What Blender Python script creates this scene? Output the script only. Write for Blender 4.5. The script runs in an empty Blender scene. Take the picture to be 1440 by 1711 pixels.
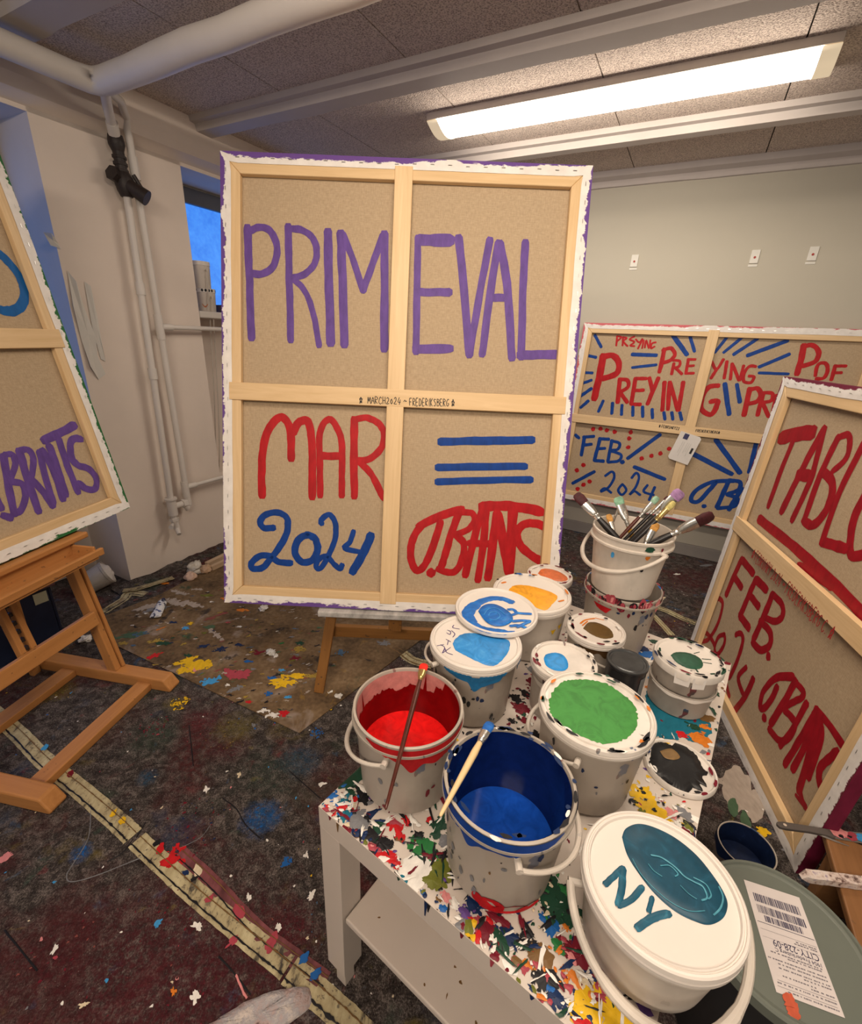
import bpy, math, random
from mathutils import Vector, Matrix
from mathutils.noise import noise as pnoise, fractal
rnd = random.Random(7)
SC = bpy.context.scene
COL = SC.collection

# ---------------------------------------------------------------- camera, light, exposure
F_PX, CX, CY = 770.07, 706.67, 872.24          # focal length and optical centre on a 1440 x 1711 frame
PITCH, ROLL, EYE = 0.382074, -0.043669, 1.36
cp, sp, cr, sr = math.cos(PITCH), math.sin(PITCH), math.cos(ROLL), math.sin(ROLL)
_r, _d, FWD = Vector((1, 0, 0)), Vector((0, -sp, -cp)), Vector((0, cp, -sp))
RIGHT, DOWN = cr * _r + sr * _d, -sr * _r + cr * _d
cam_data = bpy.data.cameras.new('camera')
cam_data.sensor_fit = 'VERTICAL'
cam_data.sensor_height = 24.0
cam_data.lens = F_PX / 1711.0 * 24.0
cam_data.shift_x = (720.0 - CX) / 1711.0
cam_data.shift_y = (CY - 855.5) / 1711.0
cam_data.clip_start = 0.02
cam = bpy.data.objects.new('camera', cam_data)
COL.objects.link(cam)
_m = Matrix((RIGHT, -DOWN, -FWD)).transposed().to_4x4()
_m.translation = (0, 0, EYE)
cam.matrix_world = _m
SC.camera = cam
SC.view_settings.view_transform = 'Standard'
SC.view_settings.look = 'None'
SC.view_settings.gamma = 1.0
SC.view_settings.use_curve_mapping = False
SC.view_settings.exposure = 0.0

W = bpy.data.worlds.new('world')
SC.world = W
W.use_nodes = True
W.node_tree.nodes['Background'].inputs[0].default_value = (0.88, 0.78, 0.66, 1)
W.node_tree.nodes['Background'].inputs[1].default_value = 0.45

# room axes: B runs along the ceiling beams, S runs along the window wall
RB, RS = Vector((0.8821, -0.4710, 0)), Vector((0.4710, 0.8821, 0))
ROOM = Matrix((RB, RS, Vector((0, 0, 1)))).transposed().to_4x4()
def room(b, s, z): return RB * b + RS * s + Vector((0, 0, z))
CEIL, WALL_B, WALL_S = EYE + 0.97, -2.52, 3.51

def area_light(name, p, target, sx, sy, power, colour):
    l = bpy.data.lights.new(name, 'AREA')
    l.shape = 'RECTANGLE'; l.size = sx; l.size_y = sy; l.energy = power; l.color = colour
    o = bpy.data.objects.new(name, l); COL.objects.link(o)
    o.location = p
    x = RB; z = (Vector(p) - Vector(target)).normalized(); y = z.cross(x).normalized(); x = y.cross(z)
    o.matrix_world = Matrix.Translation(p) @ Matrix((x, y, z)).transposed().to_4x4()
    return o
WARM = (1.0, 0.86, 0.705)
# the visible fluorescent fitting, and its twin over the photographer's end of the studio
def lamp_light(name, b, s, down, side):
    # a curved diffuser shines down and to both sides
    z = CEIL - 0.105
    area_light(name, room(b, s, z), room(b, s, 0), 1.45, 0.12, down, WARM)
    for k in (-1, 1): area_light(name, room(b, s + k * .07, z + .01), room(b, s + k * 2.0, z - .75), 1.45, 0.08, side, WARM)
lamp_light('lamp_tube_light', -0.57, 2.47, 8, 5.5)
lamp_light('second_lamp_light', 0.05, 0.55, 12, 14)
lamp_light('third_lamp_light', 0.05, -1.25, 14, 26)

# ---------------------------------------------------------------- geometry of the view (for measuring positions)
def ray(px, py): return RIGHT * ((px - CX) / F_PX) + DOWN * ((py - CY) / F_PX) + FWD
def on_z(px, py, z):
    d = ray(px, py); t = (z - EYE) / d.z
    return Vector((d.x * t, d.y * t, z))
def on_plane(px, py, P, n):
    d = ray(px, py); e = Vector((0, 0, EYE))
    return e + d * ((Vector(P) - e).dot(n) / d.dot(n))
def zm(x0, y0, s, *pts): return [(x0 + p[0] / s, y0 + p[1] / s) for p in pts]

# ---------------------------------------------------------------- materials
MATS = {}
class NT:
    def __init__(s, name):
        s.m = bpy.data.materials.new(name); s.m.use_nodes = True
        s.t = s.m.node_tree; s.b = s.t.nodes['Principled BSDF']
        s.co = s.n('ShaderNodeTexCoord').outputs['Object']
    def n(s, k, **kw):
        x = s.t.nodes.new(k)
        for a, v in kw.items():
            if a in x.inputs: s.put(x.inputs[a], v)
            else: setattr(x, a, v)
        return x
    def put(s, i, v):
        if hasattr(v, 'is_output') or isinstance(v, bpy.types.NodeSocket): s.t.links.new(v, i)
        else:
            if i.type == 'RGBA' and len(v) == 3: v = (*v, 1)
            i.default_value = v
    def map(s, scale, loc=(0, 0, 0), rot=(0, 0, 0), src=None):
        x = s.n('ShaderNodeMapping'); s.put(x.inputs['Vector'], src or s.co)
        x.inputs['Scale'].default_value = scale; x.inputs['Location'].default_value = loc; x.inputs['Rotation'].default_value = rot
        return x.outputs[0]
    def noise(s, scale, detail=3, rough=.55, vec=None, dist=0.0):
        x = s.n('ShaderNodeTexNoise'); s.put(x.inputs['Vector'], vec or s.co)
        x.inputs['Scale'].default_value = scale; x.inputs['Detail'].default_value = detail
        x.inputs['Roughness'].default_value = rough; x.inputs['Distortion'].default_value = dist
        return x.outputs['Fac']
    def voro(s, scale, vec=None, out='Distance', feature='F1'):
        x = s.n('ShaderNodeTexVoronoi'); x.feature = feature; s.put(x.inputs['Vector'], vec or s.co); x.inputs['Scale'].default_value = scale
        return x.outputs[out]
    def ramp(s, fac, *stops):
        x = s.n('ShaderNodeValToRGB'); s.put(x.inputs[0], fac)
        e = x.color_ramp.elements
        while len(e) < len(stops): e.new(0.5)
        for el, (p, c) in zip(e, stops):
            el.position = p; el.color = (*c, 1) if hasattr(c, '__len__') else (c, c, c, 1)
        return x.outputs[0]
    def mix(s, f, a, b, mode='MIX'):
        x = s.n('ShaderNodeMix'); x.data_type = 'RGBA'; x.blend_type = mode
        s.put(x.inputs[0], f); s.put(x.inputs[6], a); s.put(x.inputs[7], b)
        return x.outputs[2]
    def math(s, op, a, b=0.0):
        x = s.n('ShaderNodeMath'); x.operation = op; s.put(x.inputs[0], a); s.put(x.inputs[1], b); return x.outputs[0]
    def bump(s, h, strength=.3, dist=.002):
        x = s.n('ShaderNodeBump'); s.put(x.inputs['Height'], h); x.inputs['Strength'].default_value = strength; x.inputs['Distance'].default_value = dist
        s.t.links.new(x.outputs[0], s.b.inputs['Normal'])
    def fin(s, col=None, rough=.5, spec=.4, **kw):
        if col is not None: s.put(s.b.inputs['Base Color'], col)
        s.put(s.b.inputs['Roughness'], rough); s.b.inputs['Specular IOR Level'].default_value = spec
        for k, v in kw.items(): s.put(s.b.inputs[k], v)
        return s.m

def mul(c, k): return tuple(min(1, x * k) for x in c)
def paint(name, c, rough=.55, var=.18, scale=60):
    if name in MATS: return MATS[name]
    t = NT(name)
    f = t.noise(scale, 3, .6, t.map((1, .35, 1)))
    col = t.ramp(f, (.3, mul(c, 1 - var)), (.7, mul(c, 1 + var)))
    t.bump(f, .15, .0006)
    MATS[name] = t.fin(col, rough, .22); return MATS[name]
def plain(name, c, rough=.5, var=.06, scale=12, bump=0, spec=.4, metal=0):
    if name in MATS: return MATS[name]
    t = NT(name)
    f = t.noise(scale, 4, .6)
    col = t.ramp(f, (.25, mul(c, 1 - var)), (.75, mul(c, 1 + var)))
    if bump: t.bump(t.noise(scale * 6, 3), bump, .002)
    MATS[name] = t.fin(col, rough, spec, Metallic=metal); return MATS[name]
def wood(name, a, b, axis=0, rough=.5, spots=0, scale=1.0):
    if name in MATS: return MATS[name]
    t = NT(name)
    sc = [38 * scale] * 3; sc[axis] = 2.2 * scale
    f = t.noise(1, 5, .6, t.map(sc), 1.2)
    sc2 = [6 * scale] * 3; sc2[axis] = .8 * scale
    g = t.noise(1, 2, .5, t.map(sc2, (3, 1, 2)))
    col = t.ramp(t.math('ADD', t.math('MULTIPLY', f, .6), t.math('MULTIPLY', g, .4)), (.32, a), (.68, b))
    if spots:
        k = t.ramp(t.noise(45, 2, .5), (.70, 0), (.73, 1))
        col = t.mix(t.math('MULTIPLY', k, spots), col, (.05, .035, .03))
    t.bump(f, .12, .001)
    MATS[name] = t.fin(col, rough, .3); return MATS[name]

PURPLE, RED, BLUE = (.115, .058, .255), (.40, .008, .012), (.003, .042, .235)
m_purple = paint('purple_paint', PURPLE); m_red = paint('red_paint', RED); m_blue = paint('blue_paint', BLUE)
m_maroon = paint('crimson_paint', (.30, .006, .014)); m_blueleft = paint('cobalt_paint', (.002, .095, .32))
m_ink = plain('black_marker', (.015, .012, .012), .6); m_redink = plain('red_marker', (.33, .02, .02), .6)
m_pine = wood('pine_along', (.60, .40, .20), (.78, .57, .33), 0)
m_pine_y = wood('pine_upright', (.60, .40, .20), (.78, .57, .33), 1)
m_beech = wood('beech', (.36, .15, .045), (.50, .23, .075), 0, .42, .5)
m_oldwood = wood('stained_wood', (.20, .085, .022), (.33, .15, .04), 0, .5, .7)
m_rack = wood('rack_wood', (.19, .085, .032), (.27, .125, .048), 0, .5, .3)

def linen():
    t = NT('linen')
    w1 = t.noise(1, 2, .6, t.map((300, 60, 1))); w2 = t.noise(1, 2, .6, t.map((60, 300, 1)))
    f = t.math('ADD', t.math('MULTIPLY', w1, .5), t.math('MULTIPLY', w2, .5))
    col = t.ramp(f, (.35, (.37, .275, .175)), (.65, (.48, .365, .240)))
    t.bump(f, .2, .001)
    return t.fin(col, .85, .15)
m_linen = linen()

def primed(name, edge, amount=.42):
    # white primed fold of the canvas; dragged paint from the painted side runs over its outer edge
    t = NT(name)
    uv = t.n('ShaderNodeUVMap').outputs[0]
    sx = t.n('ShaderNodeSeparateXYZ'); t.put(sx.inputs[0], uv)
    f = t.noise(1, 5, .7, t.map((14, 30, 14)), .6)
    g = t.noise(1.7, 2, .5, t.map((2.2, 2.2, 2.2), (4, 2, 1)))
    k = t.math('ADD', t.math('ADD', t.math('MULTIPLY', sx.outputs[1], -.42), t.math('MULTIPLY', f, .55)), t.math('MULTIPLY', g, .55))
    mask = t.ramp(k, (amount, 0), (amount + .03, 1))
    white = t.ramp(t.noise(20, 4), (.3, (.70, .66, .62)), (.7, (.82, .78, .74)))
    t.bump(t.noise(60, 3), .3, .002)
    return t.fin(t.mix(mask, white, edge), .6, .3)
m_fold_purple = primed('primed_fold_purple', (.13, .06, .26), .455)
m_fold_green = primed('primed_fold_green', (.02, .13, .035), .445)
m_fold_pink = primed('primed_fold_pink', (.55, .12, .14), .50)
m_fold_red = primed('primed_fold_maroon', (.16, .012, .04), .54)

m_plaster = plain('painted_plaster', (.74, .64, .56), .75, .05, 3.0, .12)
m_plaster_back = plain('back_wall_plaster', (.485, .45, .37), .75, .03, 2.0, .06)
m_white = plain('white_gloss', (.62, .575, .525), .45, .04, 6)
m_beam = plain('painted_timber', (.50, .45, .42), .6, .06, 5, .15)
m_pipe = plain('pipe_paint', (.66, .61, .56), .42, .04, 5, .12)
m_iron = plain('black_iron', (.025, .017, .015), .5, .3, 40, .4)
m_steel = plain('steel', (.55, .54, .52), .28, .15, 30, 0, .5, .9)
m_dark = plain('dark_void', (.02, .017, .015), .9)
m_plastic = None
# ---------------------------------------------------------------- mesh helpers
class MB:
    def __init__(s): s.v, s.f, s.mi, s.uv = [], [], [], {}
    def add(s, vs, fs, mi=0):
        o = len(s.v); s.v += [Vector(p) for p in vs]
        for f in fs: s.f.append([o + i for i in f]); s.mi.append(mi)
        return o
    def box(s, x0, x1, y0, y1, z0, z1, mi=0):
        s.add([(x0, y0, z0), (x1, y0, z0), (x1, y1, z0), (x0, y1, z0), (x0, y0, z1), (x1, y0, z1), (x1, y1, z1), (x0, y1, z1)],
              [(0, 3, 2, 1), (4, 5, 6, 7), (0, 1, 5, 4), (1, 2, 6, 5), (2, 3, 7, 6), (3, 0, 4, 7)], mi)
    def lathe(s, prof, n=64, c=(0, 0, 0), mi=0, a0=0, a1=2 * math.pi):
        full = abs(a1 - a0 - 2 * math.pi) < 1e-6; m = n if full else n + 1
        vs = []
        for r, z in prof:
            for i in range(m):
                a = a0 + (a1 - a0) * i / n; vs.append((c[0] + r * math.cos(a), c[1] + r * math.sin(a), c[2] + z))
        fs = []
        for j in range(len(prof) - 1):
            for i in range(n):
                k = (i + 1) % m; fs.append((j * m + i, j * m + k, (j + 1) * m + k, (j + 1) * m + i))
        s.add(vs, fs, mi)
    def disk(s, r, z, n=64, c=(0, 0), mi=0, down=False):
        vs = [(c[0] + r * math.cos(2 * math.pi * i / n), c[1] + r * math.sin(2 * math.pi * i / n), z) for i in range(n)]
        s.add(vs, [tuple(range(n))[::-1] if down else tuple(range(n))], mi)
    def tube(s, pts, r, n=12, mi=0, cap=True):
        pts = [Vector(p) for p in pts]; rs = r if isinstance(r, (list, tuple)) else [r] * len(pts)
        t0 = (pts[1] - pts[0]).normalized(); nrm = t0.orthogonal().normalized(); vs = []
        for i, p in enumerate(pts):
            a = pts[min(i + 1, len(pts) - 1)] - pts[max(i - 1, 0)]
            t = a.normalized() if a.length > 1e-9 else t0
            nrm = (nrm - t * nrm.dot(t)).normalized(); bi = t.cross(nrm)
            vs += [p + (nrm * math.cos(2 * math.pi * k / n) + bi * math.sin(2 * math.pi * k / n)) * rs[i] for k in range(n)]
        fs = []
        for i in range(len(pts) - 1):
            for k in range(n):
                q = (k + 1) % n; fs.append((i * n + k, i * n + q, (i + 1) * n + q, (i + 1) * n + k))
        if cap: fs += [tuple(range(n))[::-1], tuple(range((len(pts) - 1) * n, len(pts) * n))]
        s.add(vs, fs, mi)
    def prism(s, poly, z0, z1, mi=0):
        n = len(poly); vs = [(x, y, z0) for x, y in poly] + [(x, y, z1) for x, y in poly]
        s.add(vs, [tuple(range(n))[::-1], tuple(range(n, 2 * n))] + [(i, (i + 1) % n, n + (i + 1) % n, n + i) for i in range(n)], mi)
    def blob(s, c, rx, ry, rot=0, z=0, rough=.35, n=26, mi=0, seed=None, dome=0.0):
        sd = rnd.random() * 100 if seed is None else seed; vs = []
        for i in range(n):
            a = 2 * math.pi * i / n
            k = 1 + rough * (pnoise(Vector((1.6 * math.cos(a) + sd, 1.6 * math.sin(a), sd))) * 1.1 + .5 * pnoise(Vector((5 * math.cos(a), 5 * math.sin(a) + sd, 3.3))))
            x, y = rx * k * math.cos(a), ry * k * math.sin(a)
            vs.append((c[0] + x * math.cos(rot) - y * math.sin(rot), c[1] + x * math.sin(rot) + y * math.cos(rot), z))
        vs.append((c[0], c[1], z + dome))
        s.add(vs, [(i, (i + 1) % n, n) for i in range(n)], mi)
    def build(s, name, mats, parent=None, M=None, smooth=False, bevel=0, auto=35):
        me = bpy.data.meshes.new(name)
        me.from_pydata([tuple(v) for v in s.v], [], s.f)
        mats = mats if isinstance(mats, (list, tuple)) else [mats]
        for m in mats: me.materials.append(m)
        for p, k in zip(me.polygons, s.mi): p.material_index = k; p.use_smooth = smooth
        if s.uv:
            l = me.uv_layers.new(name='UVMap')
            for p in me.polygons:
                if p.index in s.uv:
                    for li, c in zip(p.loop_indices, s.uv[p.index]): l.data[li].uv = c
        me.update()
        if smooth and auto < 180: me.set_sharp_from_angle(angle=math.radians(auto))
        o = bpy.data.objects.new(name, me); COL.objects.link(o)
        M = M or Matrix.Identity(4)
        if parent is not None:
            o.parent = parent; o.matrix_basis = WM[parent.name].inverted() @ M
        else: o.matrix_basis = M
        WM[o.name] = M
        if bevel:
            b = o.modifiers.new('bevel', 'BEVEL'); b.width = bevel; b.segments = 2; b.limit_method = 'ANGLE'; b.angle_limit = math.radians(40)
        return o
WM = {}
def tag(o, label=None, cat=None, group=None, kind=None):
    if label: o['label'] = label
    if cat: o['category'] = cat
    if group: o['group'] = group
    if kind: o['kind'] = kind
    return o
def thing(name, label, cat, M, group=None):
    o = bpy.data.objects.new(name, None); COL.objects.link(o); o.empty_display_size = .05
    M = M if isinstance(M, Matrix) else Matrix.Translation(M)
    o.matrix_basis = M; WM[o.name] = M
    return tag(o, label, cat, group)
def frame(o, x, y, z):
    m = Matrix((Vector(x).normalized(), Vector(y).normalized(), Vector(z).normalized())).transposed().to_4x4(); m.translation = o; return m
def along(p0, p1, up=(0, 0, 1)):
    x = (Vector(p1) - Vector(p0)).normalized(); y = Vector(up).cross(x)
    if y.length < 1e-4: y = Vector((0, 1, 0)).cross(x)
    y.normalize(); return frame(p0, x, y, x.cross(y))
def bar(name, p0, p1, w, t, m, parent, up=(0, 0, 1), bevel=.003):
    # straight timber from p0 to p1 (its own X axis runs along the grain), width w across, thickness t along 'up'
    b = MB(); b.box(0, (Vector(p1) - Vector(p0)).length, -w / 2, w / 2, -t / 2, t / 2)
    return b.build(name, m, parent, along(p0, p1, up), bevel=bevel)
def smooth_pts(pts, k=5):
    if len(pts) < 3: return [tuple(pts[0]), *[(pts[0][0] + (pts[1][0] - pts[0][0]) * i / 6, pts[0][1] + (pts[1][1] - pts[0][1]) * i / 6) for i in range(1, 6)], tuple(pts[1])]
    P = [pts[0]] + list(pts) + [pts[-1]]; out = []
    for i in range(1, len(P) - 2):
        for j in range(k):
            t = j / k; a = []
            for d in (0, 1):
                p0, p1, p2, p3 = P[i - 1][d], P[i][d], P[i + 1][d], P[i + 2][d]
                a.append(.5 * (2 * p1 + (p2 - p0) * t + (2 * p0 - 5 * p1 + 4 * p2 - p3) * t * t + (3 * p1 - p0 - 3 * p2 + p3) * t ** 3))
            out.append(tuple(a))
    return out + [tuple(pts[-1])]
def ribbon(b, pts, w, z, relief=.0004, mi=0, rag=.10, cap=True):
    # one brush stroke: pts in the plane, w its width
    P = [Vector(p).to_2d() for p in smooth_pts(pts)]; sd = rnd.random() * 50; vs = []
    if (P[1] - P[0]).length < 1e-9: P = P[1:]
    if cap: P = [P[0] - (P[1] - P[0]).normalized() * w * .38] + P + [P[-1] + (P[-1] - P[-2]).normalized() * w * .38]
    for i, p in enumerate(P):
        t = (P[min(i + 1, len(P) - 1)] - P[max(i - 1, 0)]); t = t.normalized() if t.length > 1e-9 else Vector((1, 0))
        q = Vector((-t.y, t.x)); k = 1 + rag * 2 * pnoise(Vector((i * .55, sd, 0))); k2 = 1 + rag * 2 * pnoise(Vector((i * .55, sd, 9)))
        if cap and i in (0, len(P) - 1): k *= .62; k2 *= .62
        for a, h in ((-k, 0), (-.45, relief), (.45, relief), (k2, 0)):
            x = p + q * (w / 2 * a); vs.append((x.x, x.y, z + h))
    fs = []
    for i in range(len(P) - 1):
        for j in range(3): fs.append((i * 4 + j, i * 4 + j + 1, i * 4 + j + 5, i * 4 + j + 4))
    b.add(vs, fs, mi)
# a stroke alphabet for handwriting: polylines on a 0..1 box, y up
GL = {'A': [[(0, 0), (.35, 1), (.7, 0)], [(.15, .4), (.58, .4)]], 'B': [[(0, 0), (0, 1)], [(0, 1), (.5, .85), (.4, .6), (0, .52)], [(0, .52), (.6, .35), (.45, .05), (0, 0)]],
      'C': [[(.6, .85), (.3, 1), (0, .6), (.05, .15), (.35, 0), (.6, .12)]], 'D': [[(0, 0), (0, 1), (.45, .85), (.55, .4), (.35, .05), (0, 0)]],
      'E': [[(.5, 1), (0, 1), (0, 0), (.5, 0)], [(0, .5), (.4, .5)]], 'F': [[(.5, 1), (0, 1), (0, 0)], [(0, .52), (.4, .52)]],
      'G': [[(.6, .85), (.3, 1), (0, .55), (.1, .1), (.4, 0), (.6, .3), (.35, .4)]], 'H': [[(0, 0), (0, 1)], [(.55, 0), (.55, 1)], [(0, .5), (.55, .5)]],
      'I': [[(.1, 0), (.1, 1)]], 'K': [[(0, 0), (0, 1)], [(.5, 1), (.03, .45), (.5, 0)]], 'L': [[(0, 1), (0, 0), (.5, 0)]],
      'M': [[(0, 0), (.1, 1), (.35, .35), (.6, 1), (.7, 0)]], 'N': [[(0, 0), (0, 1), (.5, 0), (.5, 1)]], 'O': [[(.3, 1), (0, .6), (.1, .1), (.4, 0), (.6, .5), (.3, 1)]],
      'P': [[(0, 0), (0, 1), (.5, .85), (.4, .55), (0, .48)]], 'R': [[(0, 0), (0, 1), (.5, .85), (.4, .58), (0, .5), (.5, 0)]],
      'S': [[(.5, .9), (.2, 1), (.02, .75), (.45, .4), (.35, .05), (0, .08)]], 'T': [[(0, 1), (.6, 1)], [(.3, 1), (.3, 0)]], 'U': [[(0, 1), (.05, .15), (.3, 0), (.5, .2), (.5, 1)]],
      'V': [[(0, 1), (.3, 0), (.55, 1)]], 'Y': [[(0, 1), (.28, .5), (.28, 0)], [(.55, 1), (.28, .5)]], '2': [[(.05, .8), (.25, 1), (.5, .8), (.35, .4), (0, 0), (.55, .05)]],
      '0': [[(.3, .75), (.05, .4), (.25, 0), (.5, .35), (.3, .75)]], '4': [[(.3, 1), (0, .35), (.6, .35)], [(.5, .7), (.35, -.1)]], '~': [[(0, .4), (.2, .6), (.4, .35), (.6, .55)]],
      '*': [[(.1, 0), (.35, 1), (.6, 0), (0, .62), (.7, .62), (.1, 0)]], '.': [[(.1, .02), (.16, .02)]], ' ': []}
def handwriting(text, p0, p1, h, jit=.06):
    # strokes of a line of writing between two plane points, letters of height h standing to the left of p0->p1
    p0, p1 = Vector(p0).to_2d(), Vector(p1).to_2d(); L = (p1 - p0).length; x = (p1 - p0) / L; y = Vector((-x.y, x.x))
    adv = [(.45 if c in 'I.' else .5 if c == ' ' else .85) for c in text]; k = L / sum(adv); pos = 0; out = []
    for c, a in zip(text, adv):
        for st in GL.get(c, []):
            out.append([tuple(p0 + x * (pos + q[0] * k * .95 + rnd.uniform(-jit, jit) * k * .5) + y * ((q[1] + rnd.uniform(-jit, jit)) * h)) for q in st])
        pos += a * k
    return out

# ---------------------------------------------------------------- stretched canvases seen from behind
class Canvas:
    """Local frame: x right, y down the back, z toward the viewer; origin at the top-left corner of the back."""
    def __init__(s, label, O, x, y, w, h, fold, side_mat, bars, foldw=.034, barw=.04, group='stretched canvases showing their backs'):
        x = Vector(x).normalized(); y = Vector(y); y = (y - x * y.dot(x)).normalized(); z = x.cross(y)
        if z.dot(Vector((0, 0, EYE)) - Vector(O)) < 0: z = -z
        s.M = Matrix((x, y, z)).transposed().to_4x4(); s.M.translation = O; s.Mi = s.M.inverted()
        s.w, s.h, s.z, s.fat = w, h, z, 1.12
        s.root = thing('stretched_canvas', label, 'canvas', s.M @ Matrix.Translation((w / 2, h, 0)), group)
        T = .036; b = MB()
        n = 60; vs = []
        # linen sheet with the wrapped painted front and sides
        b.add([(.004, .004, -.022), (w - .004, .004, -.022), (w - .004, h - .004, -.022), (.004, h - .004, -.022)], [(0, 1, 2, 3)])
        b.build('linen_sheet', m_linen, s.root, s.M)
        b = MB(); c = [(0, 0), (w, 0), (w, h), (0, h)]
        b.add([(p[0], p[1], -T) for p in c] + [(p[0], p[1], .0006) for p in c], [(3, 2, 1, 0)] + [(i, (i + 1) % 4, 4 + (i + 1) % 4, 4 + i) for i in range(4)])
        b.build('painted_side', side_mat, s.root, s.M)
        # folded strips on the back with ragged inner edge, staples
        b = MB()
        for (ax, ay), (dx, dy), (ix, iy), L in (((0, 0), (1, 0), (0, 1), w), ((w, 0), (0, 1), (-1, 0), h), ((w, h), (-1, 0), (0, -1), w), ((0, h), (0, -1), (1, 0), h)):
            n = int(L / .03); vs = []; sd = rnd.random() * 60
            for i in range(n + 1):
                t = L * i / n; wid = foldw * (1 + .06 * pnoise(Vector((t * 9, sd, 0))))
                m = min(t, L - t); wid = min(wid, max(m, .0))
                for k in range(4):
                    q = wid * k / 3; vs.append((ax + dx * t + ix * q, ay + dy * t + iy * q, .0016 + .0010 * (k in (1, 2)) * (.5 + pnoise(Vector((t * 14, k * 3, sd))))))
            o = len(b.f); fs = []
            for i in range(n):
                for k in range(3):
                    b.uv[o + len(fs)] = [(i / n, k / 3), ((i + 1) / n, k / 3), ((i + 1) / n, (k + 1) / 3), (i / n, (k + 1) / 3)]
                    fs.append((i * 4 + k, i * 4 + 4 + k, i * 4 + 5 + k, i * 4 + 1 + k))
            b.add(vs, fs)
            for i in range(1, int(L / .055)):
                t = L * i / int(L / .055); q = foldw * .55 + rnd.uniform(-.002, .002)
                cx_, cy_ = ax + dx * t + ix * q, ay + dy * t + iy * q
                b.add([(cx_ + dx * a * .006 + ix * e * .0009, cy_ + dy * a * .006 + iy * e * .0009, .0046) for a, e in ((-1, -1), (1, -1), (1, 1), (-1, 1))], [(0, 1, 2, 3)], 1)
        b.build('folded_edge', [fold, m_steel], s.root, s.M, smooth=True)
        # mitred stretcher bars (chamfered inner lip) and cross bars
        a, i = .006, foldw + barw - .006
        for k, (p, q, p2, q2) in enumerate((((a, a), (w - a, a), (w - i, i), (i, i)), ((w - a, a), (w - a, h - a), (w - i, h - i), (w - i, i)), ((w - a, h - a), (a, h - a), (i, h - i), (w - i, h - i)), ((a, h - a), (a, a), (i, i), (i, h - i)))):
            b = MB(); v = [(*p, 0), (*q, 0), (*p2, 0), (*q2, 0)]
            b.add(v + [(x_, y_, -.021) for x_, y_, _ in v], [(0, 1, 2, 3), (7, 6, 5, 4), (3, 2, 6, 7), (1, 0, 4, 5), (0, 3, 7, 4), (2, 1, 5, 6)])
            b.build('stretcher_bar', m_pine if k in (0, 2) else m_pine_y, s.root, s.M, bevel=.003)
        for kind, c0, wd in bars:
            b = MB(); e = foldw * .72
            if kind == 'v': b.box(c0 - wd / 2, c0 + wd / 2, e, h - e, -.017, .0042)
            else: b.box(e, w - e, c0 - wd / 2, c0 + wd / 2, -.0165, .0048)
            b.build('cross_bar', m_pine_y if kind == 'v' else m_pine, s.root, s.M, bevel=.0015)
    def pt(s, px, py, z=-.0215): 
        q = s.Mi @ on_plane(px, py, s.M @ Vector((0, 0, z)), s.z); return (q.x, q.y)
    def scale(s, p, z=-.0215):
        a, b, c = Vector(s.pt(*p, z)), Vector(s.pt(p[0] + 2, p[1], z)), Vector(s.pt(p[0], p[1] + 2, z)); return ((b - a).length + (c - a).length) / 4
    def word(s, name, mat, zoomargs, strokes, dots=(), z=-.0215, label=None):
        # strokes that touch make one letter; every letter, ray, stripe and dot is a part of its own
        x0, y0, k = zoomargs; S = []
        for pts, wd in strokes:
            P = zm(x0, y0, k, *pts); mid = P[len(P) // 2]
            S.append(([s.pt(*p, z) for p in P], wd / k * s.scale(mid, z) * s.fat))
        lead = list(range(len(S))); fine = [[Vector(p) for p in smooth_pts(q)] for q, _ in S]
        def find(i):
            while lead[i] != i: i = lead[i]
            return i
        for i in range(len(S)):
            for j in range(i):
                if min((p - q).length for p in fine[i] for q in fine[j]) < .42 * (S[i][1] + S[j][1]): lead[find(i)] = find(j)
        for g in sorted(set(find(i) for i in range(len(S)))):
            b = MB()
            for i in range(len(S)):
                if find(i) == g: ribbon(b, S[i][0], S[i][1], z + .0004 + rnd.random() * .0002)
            b.build(name, mat, s.root, s.M, smooth=True)
        for x, y, r in dots:
            b = MB(); p = zm(x0, y0, k, (x, y))[0]; q = s.pt(*p, z); rr_ = r / k * s.scale(p, z); b.blob(q, rr_, rr_, 0, z + .0005, .18, dome=.0004); b.build('painted_dot', mat, s.root, s.M, smooth=True)
    def pen(s, mat, zoomargs, text, p0, p1, h, wd, z=.0052):
        x0, y0, k = zoomargs; a, c = (s.pt(*q, z) for q in zm(x0, y0, k, p0, p1)); sc = s.scale(zm(x0, y0, k, p0)[0], z)
        b = MB()
        # x right, y down in this frame: flip so that letters stand upright
        for st in handwriting(text, (a[0], -a[1]), (c[0], -c[1]), h / k * sc): ribbon(b, [(p[0], -p[1]) for p in st], wd / k * sc, z, .0002, rag=.05)
        b.build('pen_inscription', mat, s.root, s.M)
# ---------------------------------------------------------------- the room
def structure(name, b, m, M=None, **kw): return tag(b.build(name, m, None, M, **kw), kind='structure')

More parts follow.
